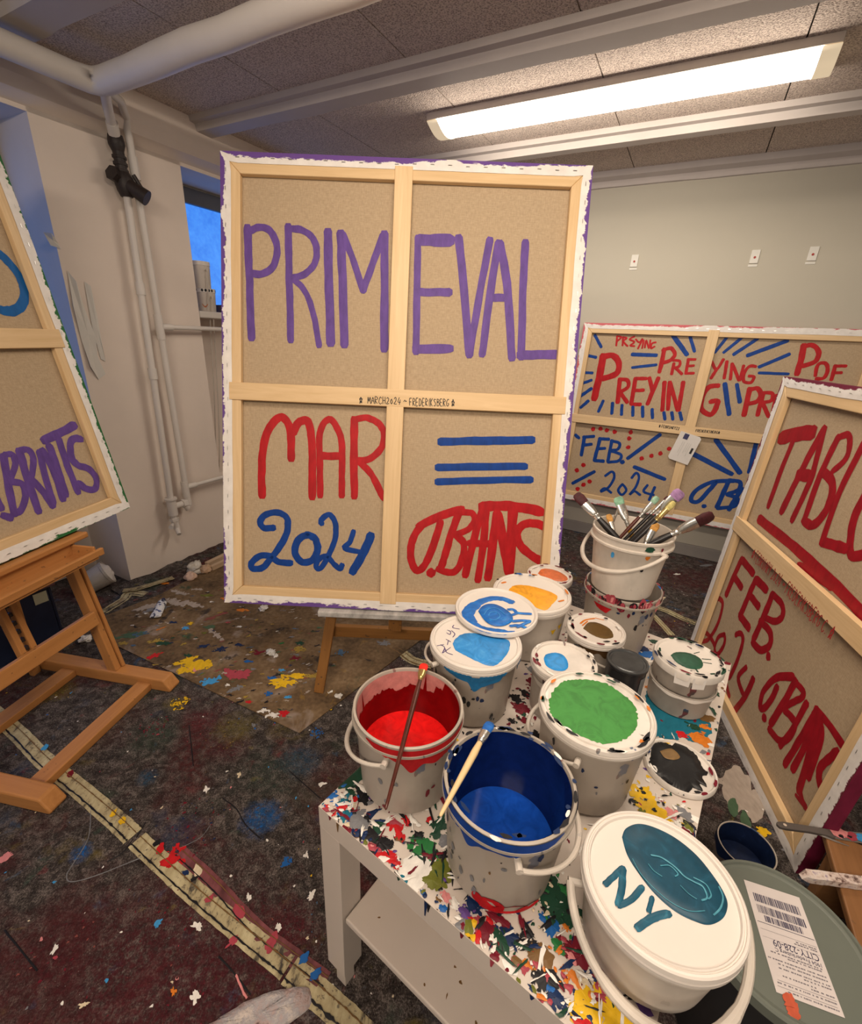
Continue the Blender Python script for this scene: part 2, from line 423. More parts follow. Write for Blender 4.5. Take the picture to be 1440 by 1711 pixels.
def m_ceiling_panels():
    t = NT('wood_wool_panels')
    w = t.noise(48, 4, .7, None, 3.0)
    v = t.voro(150, t.map((1, 1, 1)))
    f = t.math('ADD', t.math('MULTIPLY', w, .75), t.math('MULTIPLY', v, .5))
    col = t.ramp(f, (.30, (.16, .13, .115)), (.50, (.43, .355, .315)), (.70, (.72, .62, .55)))
    t.bump(f, .8, .006)
    return t.fin(col, .9, .1)
m_panel = m_ceiling_panels()
b = MB()
bs = [-3.4, -2.475, -1.832, -1.189, -.545, .10, .74, 1.39, 2.03, 2.7, 3.4]
for i in range(len(bs) - 1): b.box(bs[i] + .0025, bs[i + 1] - .0025, -3.2, 3.9, CEIL, CEIL + .03)
b.box(-3.4, 3.4, -3.2, 3.9, CEIL + .026, CEIL + .06, 1)
structure('ceiling', b, [m_panel, m_dark], ROOM)

def beam(name, s0, s1, drop, rim):
    b = MB(); prof = [(s0, 0), (s0 + .004, -.022), (s0 + .03, -.026), (s0 + .036, -drop)]
    n = 46; far = []
    vs = []
    for i in range(n + 1):
        x = -2.47 + 5.6 * i / n; j = .012 * pnoise(Vector((x * 3.1, s0, 1))) + .006 * pnoise(Vector((x * 11, s0, 4))) if rim else 0
        row = prof + [(s1 - .03 + j, -drop - .002), (s1 - .012 + j * 1.5, -drop + .012), (s1 + j, -.012), (s1 + .004, 0)]
        vs += [(x, s, CEIL + z) for s, z in row]
    m = len(row); b.add(vs, [(i * m + k, i * m + k + 1, i * m + m + k + 1, i * m + m + k) for i in range(n) for k in range(m - 1)])
    structure(name, b, m_beam, ROOM, smooth=True, auto=25)
beam('trim_1', 1.925, 2.075, .055, True)
beam('trim_2', 2.835, 2.955, .055, True)
beam('trim_3', 1.04, 1.225, .055, True)
# cornice along the back wall
b = MB(); n = 40; vs = []
for i in range(n + 1):
    x = -2.5 + 5.5 * i / n; j = .006 * pnoise(Vector((x * 4, 2, 1)))
    vs += [(x, WALL_S - .055 + j, CEIL), (x, WALL_S - .05 + j, CEIL - .03), (x, WALL_S - .02, CEIL - .045), (x, WALL_S - .012, CEIL - .075 + j), (x, WALL_S + .01, CEIL - .08)]
b.add(vs, [(i * 5 + k, i * 5 + k + 1, i * 5 + 6 + k, i * 5 + 5 + k) for i in range(n) for k in range(4)])
structure('trim_4', b, m_beam, ROOM, smooth=True)
# back wall, base board
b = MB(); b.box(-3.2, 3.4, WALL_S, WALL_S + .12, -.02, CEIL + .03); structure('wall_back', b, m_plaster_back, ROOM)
b = MB(); b.box(-2.5, 3.3, WALL_S - .014, WALL_S + .01, 0, .085); structure('baseboard_back', b, plain('grey_skirting', (.30, .275, .25), .6), ROOM, bevel=.004)
# window wall: pier with two window recesses, soffit over them
LINT, SILL, PAR = 2.125, 1.445, .492
b = MB()
b.box(WALL_B - .40, WALL_B, 1.235, 1.90, -.02, CEIL)                 # pier
b.box(WALL_B - .40, WALL_B, 1.90, WALL_S + .1, -.02, PAR)            # parapet below the far recess
b.box(WALL_B - .40, WALL_B, 3.05, WALL_S + .1, PAR, CEIL)            # wall beyond the far recess
b.box(WALL_B - .40, WALL_B, -3.1, WALL_S + .1, LINT, CEIL)           # lintel
b.box(WALL_B - .40, WALL_B, -3.1, -.9, -.02, LINT)                   # wall nearer than the left recess
b.box(WALL_B - .40, WALL_B - .34, -.9, 1.235, -.02, .55)             # back of the left recess below its window
b.box(WALL_B - .40, WALL_B - .25, 1.90, 3.05, PAR, SILL - .035)      # radiator recess, back
structure('wall_left', b, m_plaster, ROOM)
b = MB(); vs = []; n = 40
for i in range(n + 1):
    y = -3.1 + (WALL_S + 3.1) * i / n
    vs += [(WALL_B + .075, y, CEIL), (WALL_B + .085, y, CEIL - .12), (WALL_B + .06, y, LINT + .045), (WALL_B - .01, y, LINT + .012)]
b.add(vs, [(i * 4 + k, i * 4 + k + 1, i * 4 + 5 + k, i * 4 + 4 + k) for i in range(n) for k in range(3)])
structure('trim_5', b, m_plaster, ROOM, smooth=True, auto=30)
# loose, peeling paint flakes at the pier corner
m_flake = plain('peeling_paint', (.66, .63, .58), .7, .03)
for lab, poly, curl in (('small white curl of paint peeling off the pier edge, highest of the peelings', [(72, 388), (80, 390), (97, 408), (99, 416), (84, 410)], .03),
        ('long pale strip of peeling paint down the left edge of the pier', [(112, 452), (124, 470), (142, 520), (158, 562), (163, 602), (176, 625), (164, 634), (148, 612), (136, 570), (120, 510)], .014),
        ('short lifted paint strip right of the longest peeling on the pier', [(140, 470), (149, 478), (162, 530), (170, 580), (176, 604), (168, 600), (154, 550)], .012)):
    P = [on_plane(px, py, room(WALL_B, 1.5, 1), RB) for px, py in poly]; c = P[0].copy(); b = MB(); n = len(P); Q = [ROOM.inverted() @ p - ROOM.inverted() @ c for p in P]; m_ = sum((q for q in Q), Vector()) / n
    b.add([(.003 + curl * (.4 + .6 * math.sin(i * 2.1)) * (i % 2), q.y, q.z) for i, q in enumerate(Q)] + [(.004 + curl * .25, m_.y, m_.z)], [(i, (i + 1) % n, n) for i in range(n)])
    o = b.build('peeling_paint_flake', m_flake, None, Matrix.Translation(c) @ ROOM.to_3x3().to_4x4()); s_ = o.modifiers.new('thickness', 'SOLIDIFY'); s_.thickness = .0012
    tag(o, lab, 'paint flake', 'flakes peeling off the pier')

# windows
def m_dusk(nm, strength):
    t = NT(nm); f = t.noise(9, 4, .6); g = t.noise(60, 3)
    col = t.ramp(t.math('ADD', t.math('MULTIPLY', f, .6), t.math('MULTIPLY', g, .4)), (.35, (.035, .20, .80)), (.65, (.075, .33, 1.0)))
    t.put(t.b.inputs['Emission Color'], col); t.b.inputs['Emission Strength'].default_value = strength
    return t.fin((.05, .1, .2), .25)
m_sky, m_sky2 = m_dusk('dusk_window', 1.0), m_dusk('dusk_window_frosted', .75)
m_frame_grey = plain('grey_window_frame', (.10, .10, .105), .5)
def window(name, s0, s1, z0, z1, bp, pane):
    root = bpy.data.objects.new(name, None); COL.objects.link(root); WM[root.name] = ROOM @ Matrix.Translation((bp, (s0 + s1) / 2, z0)); root.matrix_basis = WM[root.name]
    tag(root, kind='structure')
    b = MB(); t = .045
    for a in ((s0, s1, z1 - t - .035, z1), (s0, s1, z0, z0 + t), (s0, s0 + t, z0 + t, z1 - t), (s1 - t, s1, z0 + t, z1 - t)): b.box(bp - .03, bp + .02, a[0], a[1], a[2], a[3])
    b.build('window_frame', m_frame_grey, root, ROOM, bevel=.004)
    b = MB(); b.box(bp - .012, bp - .006, s0 + t, s1 - t, z0 + t, z1 - t); b.build('window_pane', pane, root, ROOM)
window('window_1', 1.905, 3.045, SILL, LINT - .01, WALL_B - .30, m_sky)
window('window_2', -.89, 1.225, .56, LINT - .01, WALL_B - .30, m_sky2)
b = MB(); b.box(WALL_B - .36, WALL_B + .004, 1.902, 3.048, SILL - .036, SILL)
structure('trim_6', b, m_white, ROOM, bevel=.006)

# floor: paint-soaked felt
def m_felt():
    t = NT('paint_soaked_felt')
    f = t.noise(34, 6, .72, None, .6); g = t.noise(220, 3, .7)
    h = t.noise(430, 2, .8, t.map((1, .35, 1), (0, 0, 0), (0, 0, .6)))
    base = t.ramp(t.math('ADD', t.math('MULTIPLY', f, .42), t.math('ADD', t.math('MULTIPLY', g, .33), t.math('MULTIPLY', h, .25))), (.40, (.009, .007, .0065)), (.495, (.050, .040, .036)), (.60, (.21, .175, .155)))
    def stain(col, scale, off, lo, hi, amt):
        nonlocal base
        k = t.ramp(t.noise(scale, 4, .62, t.map((1, 1, 1), off), .4), (lo, 0), (hi, 1))
        k = t.math('MULTIPLY', k, t.math('MULTIPLY', t.ramp(t.noise(55, 3, .7), (.32, .15), (.6, 1)), amt))
        base = t.mix(k, base, col)
    stain((.085, .012, .014), 2.4, (3.1, 1.7, 0), .50, .66, .75)
    stain((.15, .012, .016), 4.5, (9.3, 4.2, 0), .60, .70, .6)
    stain((.02, .055, .12), 4.2, (1.3, 8.2, 0), .60, .70, .6)
    stain((.025, .06, .035), 3.9, (6.3, 2.2, 0), .60, .70, .5)
    stain((.20, .15, .03), 5.2, (2.3, 5.2, 0), .62, .70, .5)
    stain((.20, .17, .16), 3.2, (12.3, 6.2, 0), .61, .74, .45)
    stain((.03, .10, .20), 9.0, (4.3, 1.2, 0), .63, .69, .55)
    stain((.20, .02, .03), 10.0, (8.3, 7.2, 0), .64, .70, .5)
    stain((.25, .20, .04), 12.0, (5.3, 9.2, 0), .66, .71, .45)
    stain((.04, .09, .06), 8.0, (1.3, 3.2, 0), .63, .70, .5)
    def spot(col, px, py, r, amt):
        # a soaked-in stain with a ragged outline
        nonlocal base
        p = on_z(px, py, 0); q = t.map((1, 1, 1), (-p.x, -p.y, 0)); x = t.n('ShaderNodeVectorMath'); x.operation = 'LENGTH'; t.put(x.inputs[0], q)
        d = t.math('ADD', t.math('DIVIDE', x.outputs['Value'], r), t.math('MULTIPLY', t.noise(16, 5, .75), 1.5))
        k = t.math('MULTIPLY', t.ramp(t.math('MULTIPLY', d, .5), (.52, amt), (.86, 0)), t.ramp(t.noise(70, 4, .75), (.36, .15), (.58, 1))); base = t.mix(k, base, t.mix(t.ramp(t.noise(120, 2), (.35, 0), (.65, 1)), mul(col, .55), col))
    for a in (((.085, .010, .016), 270, 1640, .34, .85), ((.075, .010, .014), 90, 1590, .16, .8), ((.07, .008, .014), 420, 1640, .22, .7), ((.12, .012, .02), 330, 1205, .075, .75), ((.10, .012, .02), 385, 1250, .08, .6), ((.012, .10, .30), 437, 1367, .075, .95), ((.02, .08, .16), 500, 1270, .09, .6), ((.015, .09, .26), 137, 1425, .035, .9), ((.22, .17, .03), 395, 1215, .09, .55), ((.24, .18, .02), 100, 1155, .07, .6), ((.22, .17, .03), 290, 1175, .05, .6), ((.03, .075, .045), 260, 1230, .12, .5), ((.02, .09, .17), 245, 1300, .04, .7), ((.03, .09, .17), 345, 1140, .05, .8), ((.11, .012, .02), 480, 1560, .10, .6), ((.02, .07, .14), 300, 1390, .07, .55), ((.03, .07, .05), 450, 1290, .14, .45), ((.20, .15, .04), 470, 1215, .07, .45), ((.09, .012, .02), 320, 1385, .06, .5)): spot(*a)
    specks = t.ramp(t.voro(95, None), (.045, 1), (.07, 0))
    sel = t.ramp(t.noise(6, 2), (.52, 0), (.62, 1))
    base = t.mix(t.math('MULTIPLY', specks, sel), base, (.42, .38, .34))
    t.bump(t.math('ADD', f, g), .9, .006)
    return t.fin(base, .85, .2)
m_floor = m_felt()
SP = {'white': (.72, .69, .64), 'cream': (.62, .52, .36), 'blue': (.012, .10, .33), 'navy': (.008, .022, .075), 'teal': (.012, .13, .19), 'sky': (.05, .27, .55), 'red': (.48, .012, .016),
      'maroon': (.14, .008, .018), 'pink': (.60, .22, .22), 'orange': (.58, .17, .02), 'yellow': (.66, .40, .012), 'green': (.02, .15, .04), 'dgreen': (.012, .05, .028), 'olive': (.13, .14, .02),
      'black': (.012, .011, .013), 'grey': (.17, .17, .18), 'purple': (.10, .05, .20), 'brown': (.16, .085, .03), 'rose': (.34, .05, .07), 'dusty_yellow': (.33, .22, .04), 'dusty_blue': (.06, .12, .20), 'dusty_green': (.06, .11, .06), 'dusty_white': (.36, .30, .25), 'dusty_red': (.22, .06, .05)}
SPK = list(SP); SPM = [paint('splash_' + k, c, .42, .12, 90) for k, c in SP.items()]
ix = SPK.index
b = MB(); b.add([(-3.2, -1.6, 0), (3.2, -1.6, 0), (3.2, 5.2, 0), (-3.2, 5.2, 0)], [(0, 1, 2, 3)])
FM = [m_floor] + SPM
def splat(px, py, r, col, e=.6, rot=0, lift=.0012, rough=.24, zz=0):
    p = on_z(px, py, zz); b.blob((p.x, p.y), r, r * e, rot, zz + lift + rnd.random() * .0008, rough if r > .03 else .85, 30, 1 + ix(col))
def cluster(px, py, R, r, n, cols, zz=0, lift=.0012):
    c = on_z(px, py, zz)
    for _ in range(n * 5):
        a, d = rnd.uniform(0, 6.28), R * 1.25 * rnd.random() ** .7; q = r * rnd.uniform(.10, .62)
        b.blob((c.x + d * math.cos(a), c.y + d * math.sin(a)), q, q * rnd.uniform(.35, .9), rnd.uniform(0, 3.1), zz + lift + rnd.random() * .0012, .9, 11, 1 + ix(rnd.choice(cols)))
for px, py, R, r, n, cols in ((435, 1365, .04, .007, 8, ['blue', 'dusty_blue']), (350, 1140, .03, .012, 10, ['blue', 'sky']), (137, 1425, .015, .006, 4, ['blue']), (285, 1435, .03, .016, 10, ['red']), (450, 1130, .05, .005, 5, ['yellow']),
        (478, 1440, .012, .01, 5, ['blue']), (330, 1210, .05, .005, 6, ['maroon', 'dusty_red']), (380, 1225, .06, .005, 6, ['olive', 'dusty_yellow']), (250, 1215, .05, .008, 10, ['maroon']), (90, 1590, .07, .006, 5, ['maroon', 'dusty_red']), (270, 1500, .10, .005, 5, ['maroon']),
        (235, 1690, .12, .005, 5, ['maroon', 'dusty_red']), (100, 1158, .05, .005, 6, ['dusty_yellow', 'olive']), (530, 1225, .02, .008, 6, ['blue']), (300, 1175, .03, .010, 10, ['yellow']), (500, 1550, .06, .006, 6, ['dusty_red', 'dusty_blue', 'maroon']), (315, 1380, .08, .007, 12, ['maroon', 'navy'])):
    cluster(px, py, R, r, n, cols)
for _ in range(900):                        # dried flecks all over the felt
    p = (rnd.uniform(-1.7, 1.6), rnd.uniform(.35, 3.2)); q = rnd.uniform(.0009, .0033)
    b.blob(p, q * 1.5, q, rnd.uniform(0, 3), .0016, .7, 9, 1 + ix(rnd.choice(['white', 'white', 'white', 'cream', 'blue', 'sky', 'yellow', 'pink', 'grey', 'rose'])))
for px, py, r, c in ((264, 1545, .011, 'sky'), (326, 1667, .013, 'white'), (331, 1549, .013, 'white'), (415, 1500, .010, 'white'), (520, 1497, .012, 'white'), (512, 1430, .010, 'white'), (92, 1587, .009, 'white'), (290, 1657, .008, 'orange'), (388, 1575, .012, 'rose'), (140, 1680, .009, 'cream'), (12, 1432, .02, 'pink'), (465, 1550, .010, 'white'), (538, 1311, .014, 'white'), (424, 1213, .010, 'grey'), (400, 1295, .010, 'cream'), (345, 1320, .012, 'white')):
    splat(px, py, r, c, .6, rnd.uniform(0, 3), .002)
# thin poured lines of paint, and dark cracks drawn in black
def pour_or_crack(pts, w, col, zz=.0016):
    P = [on_z(x, y, 0) for x, y in pts]; ribbon(b, [(p.x, p.y) for p in P], w, zz, .0008, 1 + ix(col), .3)
pour_or_crack([(152, 1352), (148, 1400), (125, 1440), (112, 1462), (120, 1474), (165, 1462), (240, 1432)], .0028, 'grey')
pour_or_crack([(395, 1630), (405, 1655), (412, 1668)], .004, 'pink'); pour_or_crack([(352, 1378), (335, 1400), (300, 1418)], .0016, 'grey')
for c_ in ([(372, 1334), (395, 1352), (410, 1378), (436, 1402)], [(8, 1555), (30, 1582), (62, 1622)], [(316, 1212), (320, 1250), (323, 1280)], [(366, 1599), (390, 1625), (418, 1662)], [(484, 1289), (505, 1308), (535, 1334)], [(222, 1403), (205, 1425), (180, 1440)], [(243, 1375), (228, 1400)]): pour_or_crack(c_, .0035, 'black', .0012)  # cracks in the felt, their dark drawn as thin black lines
# blotches right of the table
for a in ((1232, 1318, .10, 'dusty_white', .42, .95), (1262, 1345, .07, 'dusty_white', .4, .8), (1225, 1350, .04, 'dusty_green', .35, 1.0), (1245, 1372, .035, 'dusty_green', .4, 1.1), (1250, 1390, .02, 'dusty_yellow', .4, 1.1), (1275, 1390, .016, 'yellow', .8, 0), (1200, 1305, .03, 'dusty_white', .6, 0), (1215, 1690, .12, 'brown', .8, .5), (1190, 1640, .10, 'maroon', .6, .5), (1180, 945, .05, 'grey', .3, .3), (1105, 1000, .03, 'cream', .4, .3), (1130, 960, .02, 'white', .5, .3)):
    splat(a[0], a[1], a[2], a[3], a[4], a[5])
structure('floor', b, FM)

# ---------------------------------------------------------------- pipes
def arc(c, r, a0, a1, u, v, n=8): return [Vector(c) + Vector(u) * r * math.cos(a0 + (a1 - a0) * i / n) + Vector(v) * r * math.sin(a0 + (a1 - a0) * i / n) for i in range(n + 1)]
PZ = EYE + .855
root = thing('heating_pipe', 'thick white insulated heating pipe bending under the ceiling', 'pipe', room(-2.27, 1.385, PZ))
b = MB()
pts = [room(-2.29, -2.6, PZ), room(-2.28, -1, PZ), room(-2.265, .6, PZ), room(-2.245, 1.29, PZ), room(-2.238, 1.335, PZ), room(-2.222, 1.358, PZ), room(-2.18, 1.368, PZ)]
for i in range(1, 30): pts.append(room(-2.18 + i * .17, 1.367 - i * .0038 + .002 * math.sin(i * 1.7), PZ + .002 * math.cos(i * 2.3)))
b.tube(pts, [.040] * 4 + [.042, .043, .044] + [.044 + .0018 * math.sin(i * 1.3) for i in range(29)], 28)
b.build('pipe', m_pipe, root, smooth=True, auto=180)
for x in (-.55, .4):
    b = MB(); b.tube([room(x - .008, 1.367 - .0224 * (x + 2.18), PZ), room(x + .008, 1.367 - .0224 * (x + 2.18), PZ)], .0462, 28); b.build('insulation_band', m_pipe, root, smooth=True)
PB = WALL_B + .06
root = thing('riser_pipe', 'white riser pipe with a black iron valve near its top', 'pipe', room(PB, 1.51, .22), 'riser pipes on the pier')
b = MB(); b.tube([room(-2.25, 1.40, PZ - .01), room(-2.33, 1.45, PZ - .035), room(PB + .05, 1.505, PZ - .05), room(PB + .01, 1.535, PZ - .085), room(PB, 1.543, 2.11)], .019, 18); b.tube([room(PB + .045, 1.51, PZ - .05), room(PB + .012, 1.533, PZ - .08)], .024, 18); b.tube([room(PB, 1.552, 1.93), room(PB, 1.51, .42)], .0165, 18)
for z, s in ((1.55, 1.541), (1.15, 1.530)): b.tube([room(PB, s, z), room(PB, s, z - .055)], .021, 18)
b.build('pipe', m_pipe, root, smooth=True)
b = MB()
b.tube([room(PB, 1.543, 2.135), room(PB, 1.543, 2.115), room(PB, 1.544, 2.10), room(PB, 1.545, 2.075)], [.030, .034, .034, .024], 16)
b.tube([room(PB, 1.545, 2.08), room(PB, 1.548, 1.99)], .024, 16)
for z in (2.055, 2.03, 2.005): b.tube([room(PB, 1.546, z + .006), room(PB, 1.546, z - .006)], .030, 6)
b.tube([room(PB, 1.548, 2.0), room(PB, 1.550, 1.965), room(PB, 1.551, 1.93), room(PB, 1.552, 1.905)], [.028, .042, .036, .026], 16)
b.tube([room(PB, 1.52, 1.975), room(PB + .01, 1.49, 1.985)], [.026, .032], 6)
b.build('valve_body', m_iron, root, smooth=True)
b = MB(); b.tube([room(PB + .02, 1.555, 1.95), room(PB + .075, 1.60, 1.905)], [.028, .034], 18); b.tube([room(PB + .03, 1.58, 1.995), room(PB + .045, 1.605, 1.94)], .009, 8)
b.build('valve_spout', m_iron, root, smooth=True)
b = MB(); b.tube([room(PB, 1.51, .43), room(PB, 1.51, .335)], .026, 16); b.tube([room(PB, 1.51, .44), room(PB, 1.51, .43)], .034, 16)
b.tube([room(PB, 1.51, .385), room(PB, 1.59, .385)], .018, 14); b.tube([room(PB, 1.575, .385), room(PB, 1.602, .385)], .026, 6)
b.tube([room(PB, 1.51, .335), room(PB, 1.51, .29)], .016, 14); b.tube([room(PB, 1.51, .315), room(PB, 1.51, .30)], .027, 6)
b.tube([room(PB, 1.51, .30), room(PB + .005, 1.515, .25), room(PB + .04, 1.50, .225)], [.02, .017, .012], 12)
b.tube([room(PB + .01, 1.49, .285), room(PB + .045, 1.455, .285)], [.009, .013], 10)
b.build('drain_tap', m_pipe, root, smooth=True)
root = thing('riser_pipe', 'white riser pipe right of the valve pipe, with two side branches', 'pipe', room(PB, 1.613, .34), 'riser pipes on the pier')
b = MB(); b.tube([room(-2.30, 1.44, PZ + .02), room(-2.36, 1.53, PZ + .02), room(PB + .02, 1.595, PZ), room(PB, 1.602, PZ - .04), room(PB, 1.607, 2.15), room(PB, 1.613, .36)], .0165, 18)
for z0, z1 in ((2.26, 2.235), (2.075, 1.985), (1.41, 1.29), (.515, .42)): b.tube([room(PB, 1.608, z0), room(PB, 1.61, z1)], .0205, 18)
b.tube([room(PB, 1.613, .43), room(PB, 1.613, .37), room(PB, 1.605, .352), room(PB, 1.59, .385)], [.0165, .021, .021, .017], 14)
b.build('pipe', m_pipe, root, smooth=True)
for z, nm in ((1.352, 'branch_pipe'), (.478, 'branch_pipe')):
    b = MB(); b.tube([room(PB, 1.613, z), room(PB, 1.68, z)], .0165, 14); b.tube([room(PB, 1.66, z), room(PB, 2.75, z)], .0115, 14)
    b.build(nm, m_pipe, root, smooth=True)
# ---------------------------------------------------------------- ceiling lamp
def m_diffuser():
    t = NT('lit_diffuser')
    t.put(t.b.inputs['Emission Color'], (1.0, .93, .80)); t.b.inputs['Emission Strength'].default_value = 9.0
    return t.fin((.9, .88, .8), .4)
m_diff = m_diffuser()
L0, L1, S0, S1 = -1.335, .205, 2.362, 2.585
root = thing('ceiling_lamp', 'long lit fluorescent ceiling lamp with curved white diffuser', 'lamp', room((L0 + L1) / 2, (S0 + S1) / 2, CEIL))
b = MB(); b.box(L0, L1, S0 - .004, S1 + .004, CEIL - .028, CEIL); b.build('lamp_housing', plain('lamp_enamel', (.62, .56, .50), .4), root, ROOM, bevel=.003)
def dprof(g=0): return [(S0 + (S1 - S0) * k / 12, CEIL - .028 - (.05 + g) * math.sin(math.pi * (.12 + .76 * k / 12)) + .018) for k in range(13)]
b = MB(); p = dprof(); n = 13
b.add([(L0 + .05, s, z) for s, z in p] + [(L1 - .05, s, z) for s, z in p], [(i, i + 1, n + i + 1, n + i) for i in range(n - 1)])
b.build('diffuser', m_diff, root, ROOM, smooth=True)
m_endcap = plain('lamp_end_cap', (.74, .66, .50), .4)
m_endcap_t = NT('lamp_end_cap_lit'); m_endcap_t.put(m_endcap_t.b.inputs['Emission Color'], (1.0, .80, .52)); m_endcap_t.b.inputs['Emission Strength'].default_value = .5; m_endcap = m_endcap_t.fin((.8, .7, .55), .4)
for x0, x1 in ((L0, L0 + .052), (L1 - .052, L1)):
    b = MB(); p = dprof(.004); b.add([(x0, s, z) for s, z in p] + [(x1, s, z) for s, z in p], [(i, i + 1, n + i + 1, n + i) for i in range(n - 1)] + [tuple(range(n)), tuple(range(n, 2 * n))[::-1]])
    b.build('end_cap', m_endcap, root, ROOM, smooth=True, auto=30)
# ---------------------------------------------------------------- wall plates
for px, py, lab in ((1060, 436, 'small white wall plate nearest the purple lettered canvas'), (1261, 429, 'middle one of the three small white wall plates'), (1358, 424, 'small white wall plate at the right, farthest from the tall canvas')):
    P = on_plane(px, py, room(0, WALL_S, 1), RS); q = ROOM.inverted() @ P
    M = ROOM @ Matrix.Translation((q.x, q.y, q.z))
    root = thing('wall_plate', lab, 'wall plate', M, 'wall plates on the back wall')
    b = MB(); b.box(-.021, .021, -.007, .0, -.034, .034); b.build('plate', plain('plate_white', (.68, .66, .60), .5), root, M, bevel=.002)
    b = MB(); b.tube([(0, -.006, -.004), (0, -.010, -.004)], .006, 12); b.build('button', plain('plate_red', (.35, .03, .02), .5), root, M)
    b = MB(); b.box(-.022, .022, -.003, .0, -.050, -.039); b.build('label_strip', plain('plate_white', (.68, .66, .60), .5), root, M)
# ---------------------------------------------------------------- the canvases
ZA, ZB, ZC_, ZD = (350, 240, 4.074), (660, 240, 4.074), (360, 620, 4.1735), (640, 620, 4.1735)
k = 1.2
main = Canvas('tall canvas back lettered PRIM EVAL in purple, on the middle easel', Vector((-.588, 1.512, .4408)) * 1.2 + Vector((0, 0, EYE)), (1, -.0097, 0), (0, -.252, -.968), 1.2, 1.503, m_fold_purple, m_purple,
              [('v', .595, .058), ('h', .752, .058)], .034, .036)
main.word('painted_letter', m_purple, ZA, [
    ([(258, 570), (265, 750), (275, 1000), (285, 1325)], 48), ([(275, 595), (340, 568), (410, 592), (450, 660), (460, 740), (430, 840), (350, 888), (275, 880)], 44),
    ([(535, 562), (540, 800), (548, 1100), (553, 1340)], 44), ([(540, 580), (620, 585), (700, 640), (730, 730), (715, 820), (650, 888), (570, 912)], 42), ([(580, 930), (640, 990), (690, 1100), (720, 1220), (745, 1375)], 38),
    ([(806, 600), (812, 900), (825, 1360)], 55), ([(893, 610), (905, 900), (918, 1370)], 54), ([(905, 615), (970, 770), (1045, 1000)], 42), ([(1045, 1000), (1110, 820), (1180, 625)], 44), ([(1190, 615), (1192, 1000), (1188, 1400)], 52)])
main.word('painted_letter', m_purple, ZB, [
    ([(155, 640), (150, 1000), (142, 1420)], 44), ([(165, 655), (375, 658)], 72), ([(170, 1012), (370, 1012)], 50), ([(140, 1400), (375, 1395)], 56),
    ([(432, 640), (470, 1000), (503, 1440)], 50), ([(505, 1440), (580, 1000), (645, 655)], 46), ([(705, 675), (650, 1000), (592, 1435)], 48), ([(712, 680), (760, 950), (795, 1460)], 52), ([(640, 1050), (770, 1050)], 48),
    ([(887, 672), (870, 1000), (858, 1455)], 48), ([(850, 1440), (1095, 1435)], 56)])
main.word('painted_letter', m_red, ZC_, [
    ([(325, 870), (322, 700), (335, 520), (380, 390), (450, 322), (500, 355), (525, 440), (528, 612)], 50), ([(540, 430), (580, 360), (635, 345), (665, 420), (675, 600), (675, 880)], 50),
    ([(730, 870), (728, 650), (728, 430), (790, 335), (850, 400), (880, 500), (882, 700), (880, 870)], 42), ([(735, 592), (880, 592)], 48),
    ([(968, 335), (965, 600), (968, 875)], 48), ([(965, 340), (1050, 325), (1130, 360), (1175, 430), (1160, 530), (1080, 610), (995, 625)], 42), ([(1010, 640), (1080, 710), (1130, 800), (1168, 880), (1200, 885)], 42)])
main.word('painted_letter', m_blue, ZC_, [
    ([(405, 1092), (340, 1095), (312, 1050), (345, 1005), (420, 985), (490, 1012), (505, 1080), (480, 1170), (400, 1290), (330, 1368), (265, 1378), (250, 1340), (310, 1288), (380, 1292), (440, 1330), (525, 1338)], 40),
    ([(640, 1140), (695, 1170), (712, 1240), (680, 1315), (605, 1332), (555, 1270), (575, 1180), (640, 1140)], 44), ([(740, 1065), (738, 1038), (790, 1000), (832, 1050), (838, 1150), (800, 1260), (740, 1368), (702, 1368), (715, 1320), (770, 1290), (830, 1350), (868, 1378), (882, 1352)], 34),
    ([(962, 1118), (938, 1190), (900, 1235), (1015, 1262)], 33), ([(1083, 1145), (1040, 1250), (955, 1400)], 52)])
main.word('painted_stripe', m_blue, ZD, [([(400, 492), (640, 487), (860, 485), (1040, 480)], 50), ([(380, 672), (600, 668), (990, 665)], 47), ([(378, 772), (700, 762), (1030, 758)], 45)])
main.word('painted_signature', m_red, ZD, [
    ([(535, 965), (400, 1005), (270, 1075), (205, 1180), (193, 1300), (230, 1388), (285, 1360), (345, 1230), (400, 1055)], 46), ([(250, 1082), (400, 1010), (550, 965)], 50),
    ([(530, 985), (470, 1150), (430, 1290), (405, 1370)], 46), ([(530, 985), (615, 990), (640, 1040), (590, 1105), (505, 1140)], 40), ([(505, 1140), (560, 1200), (555, 1300), (510, 1390), (440, 1402), (385, 1380)], 44),
    ([(690, 975), (640, 1150), (572, 1425)], 46), ([(720, 985), (700, 1200), (660, 1460)], 44), ([(600, 1200), (735, 1205)], 45), ([(790, 990), (760, 1250), (730, 1445)], 50), ([(800, 1000), (845, 1230), (880, 1410)], 58), ([(905, 965), (890, 1200), (880, 1410)], 62),
    ([(690, 945), (850, 940), (1000, 958), (1100, 982)], 62), ([(1135, 1090), (1060, 1062), (970, 1075), (932, 1140), (960, 1220), (1040, 1290), (1105, 1330)], 52)], [(335, 1405, 33)])
main.pen(m_ink, (360, 620, 4.1735), '*  MARCH2024 ~', (1003, 225), (1340, 232), 46, 5)
main.pen(m_ink, (640, 620, 4.1735), 'FREDERIKSBERG *', (185, 240), (500, 245), 48, 5)

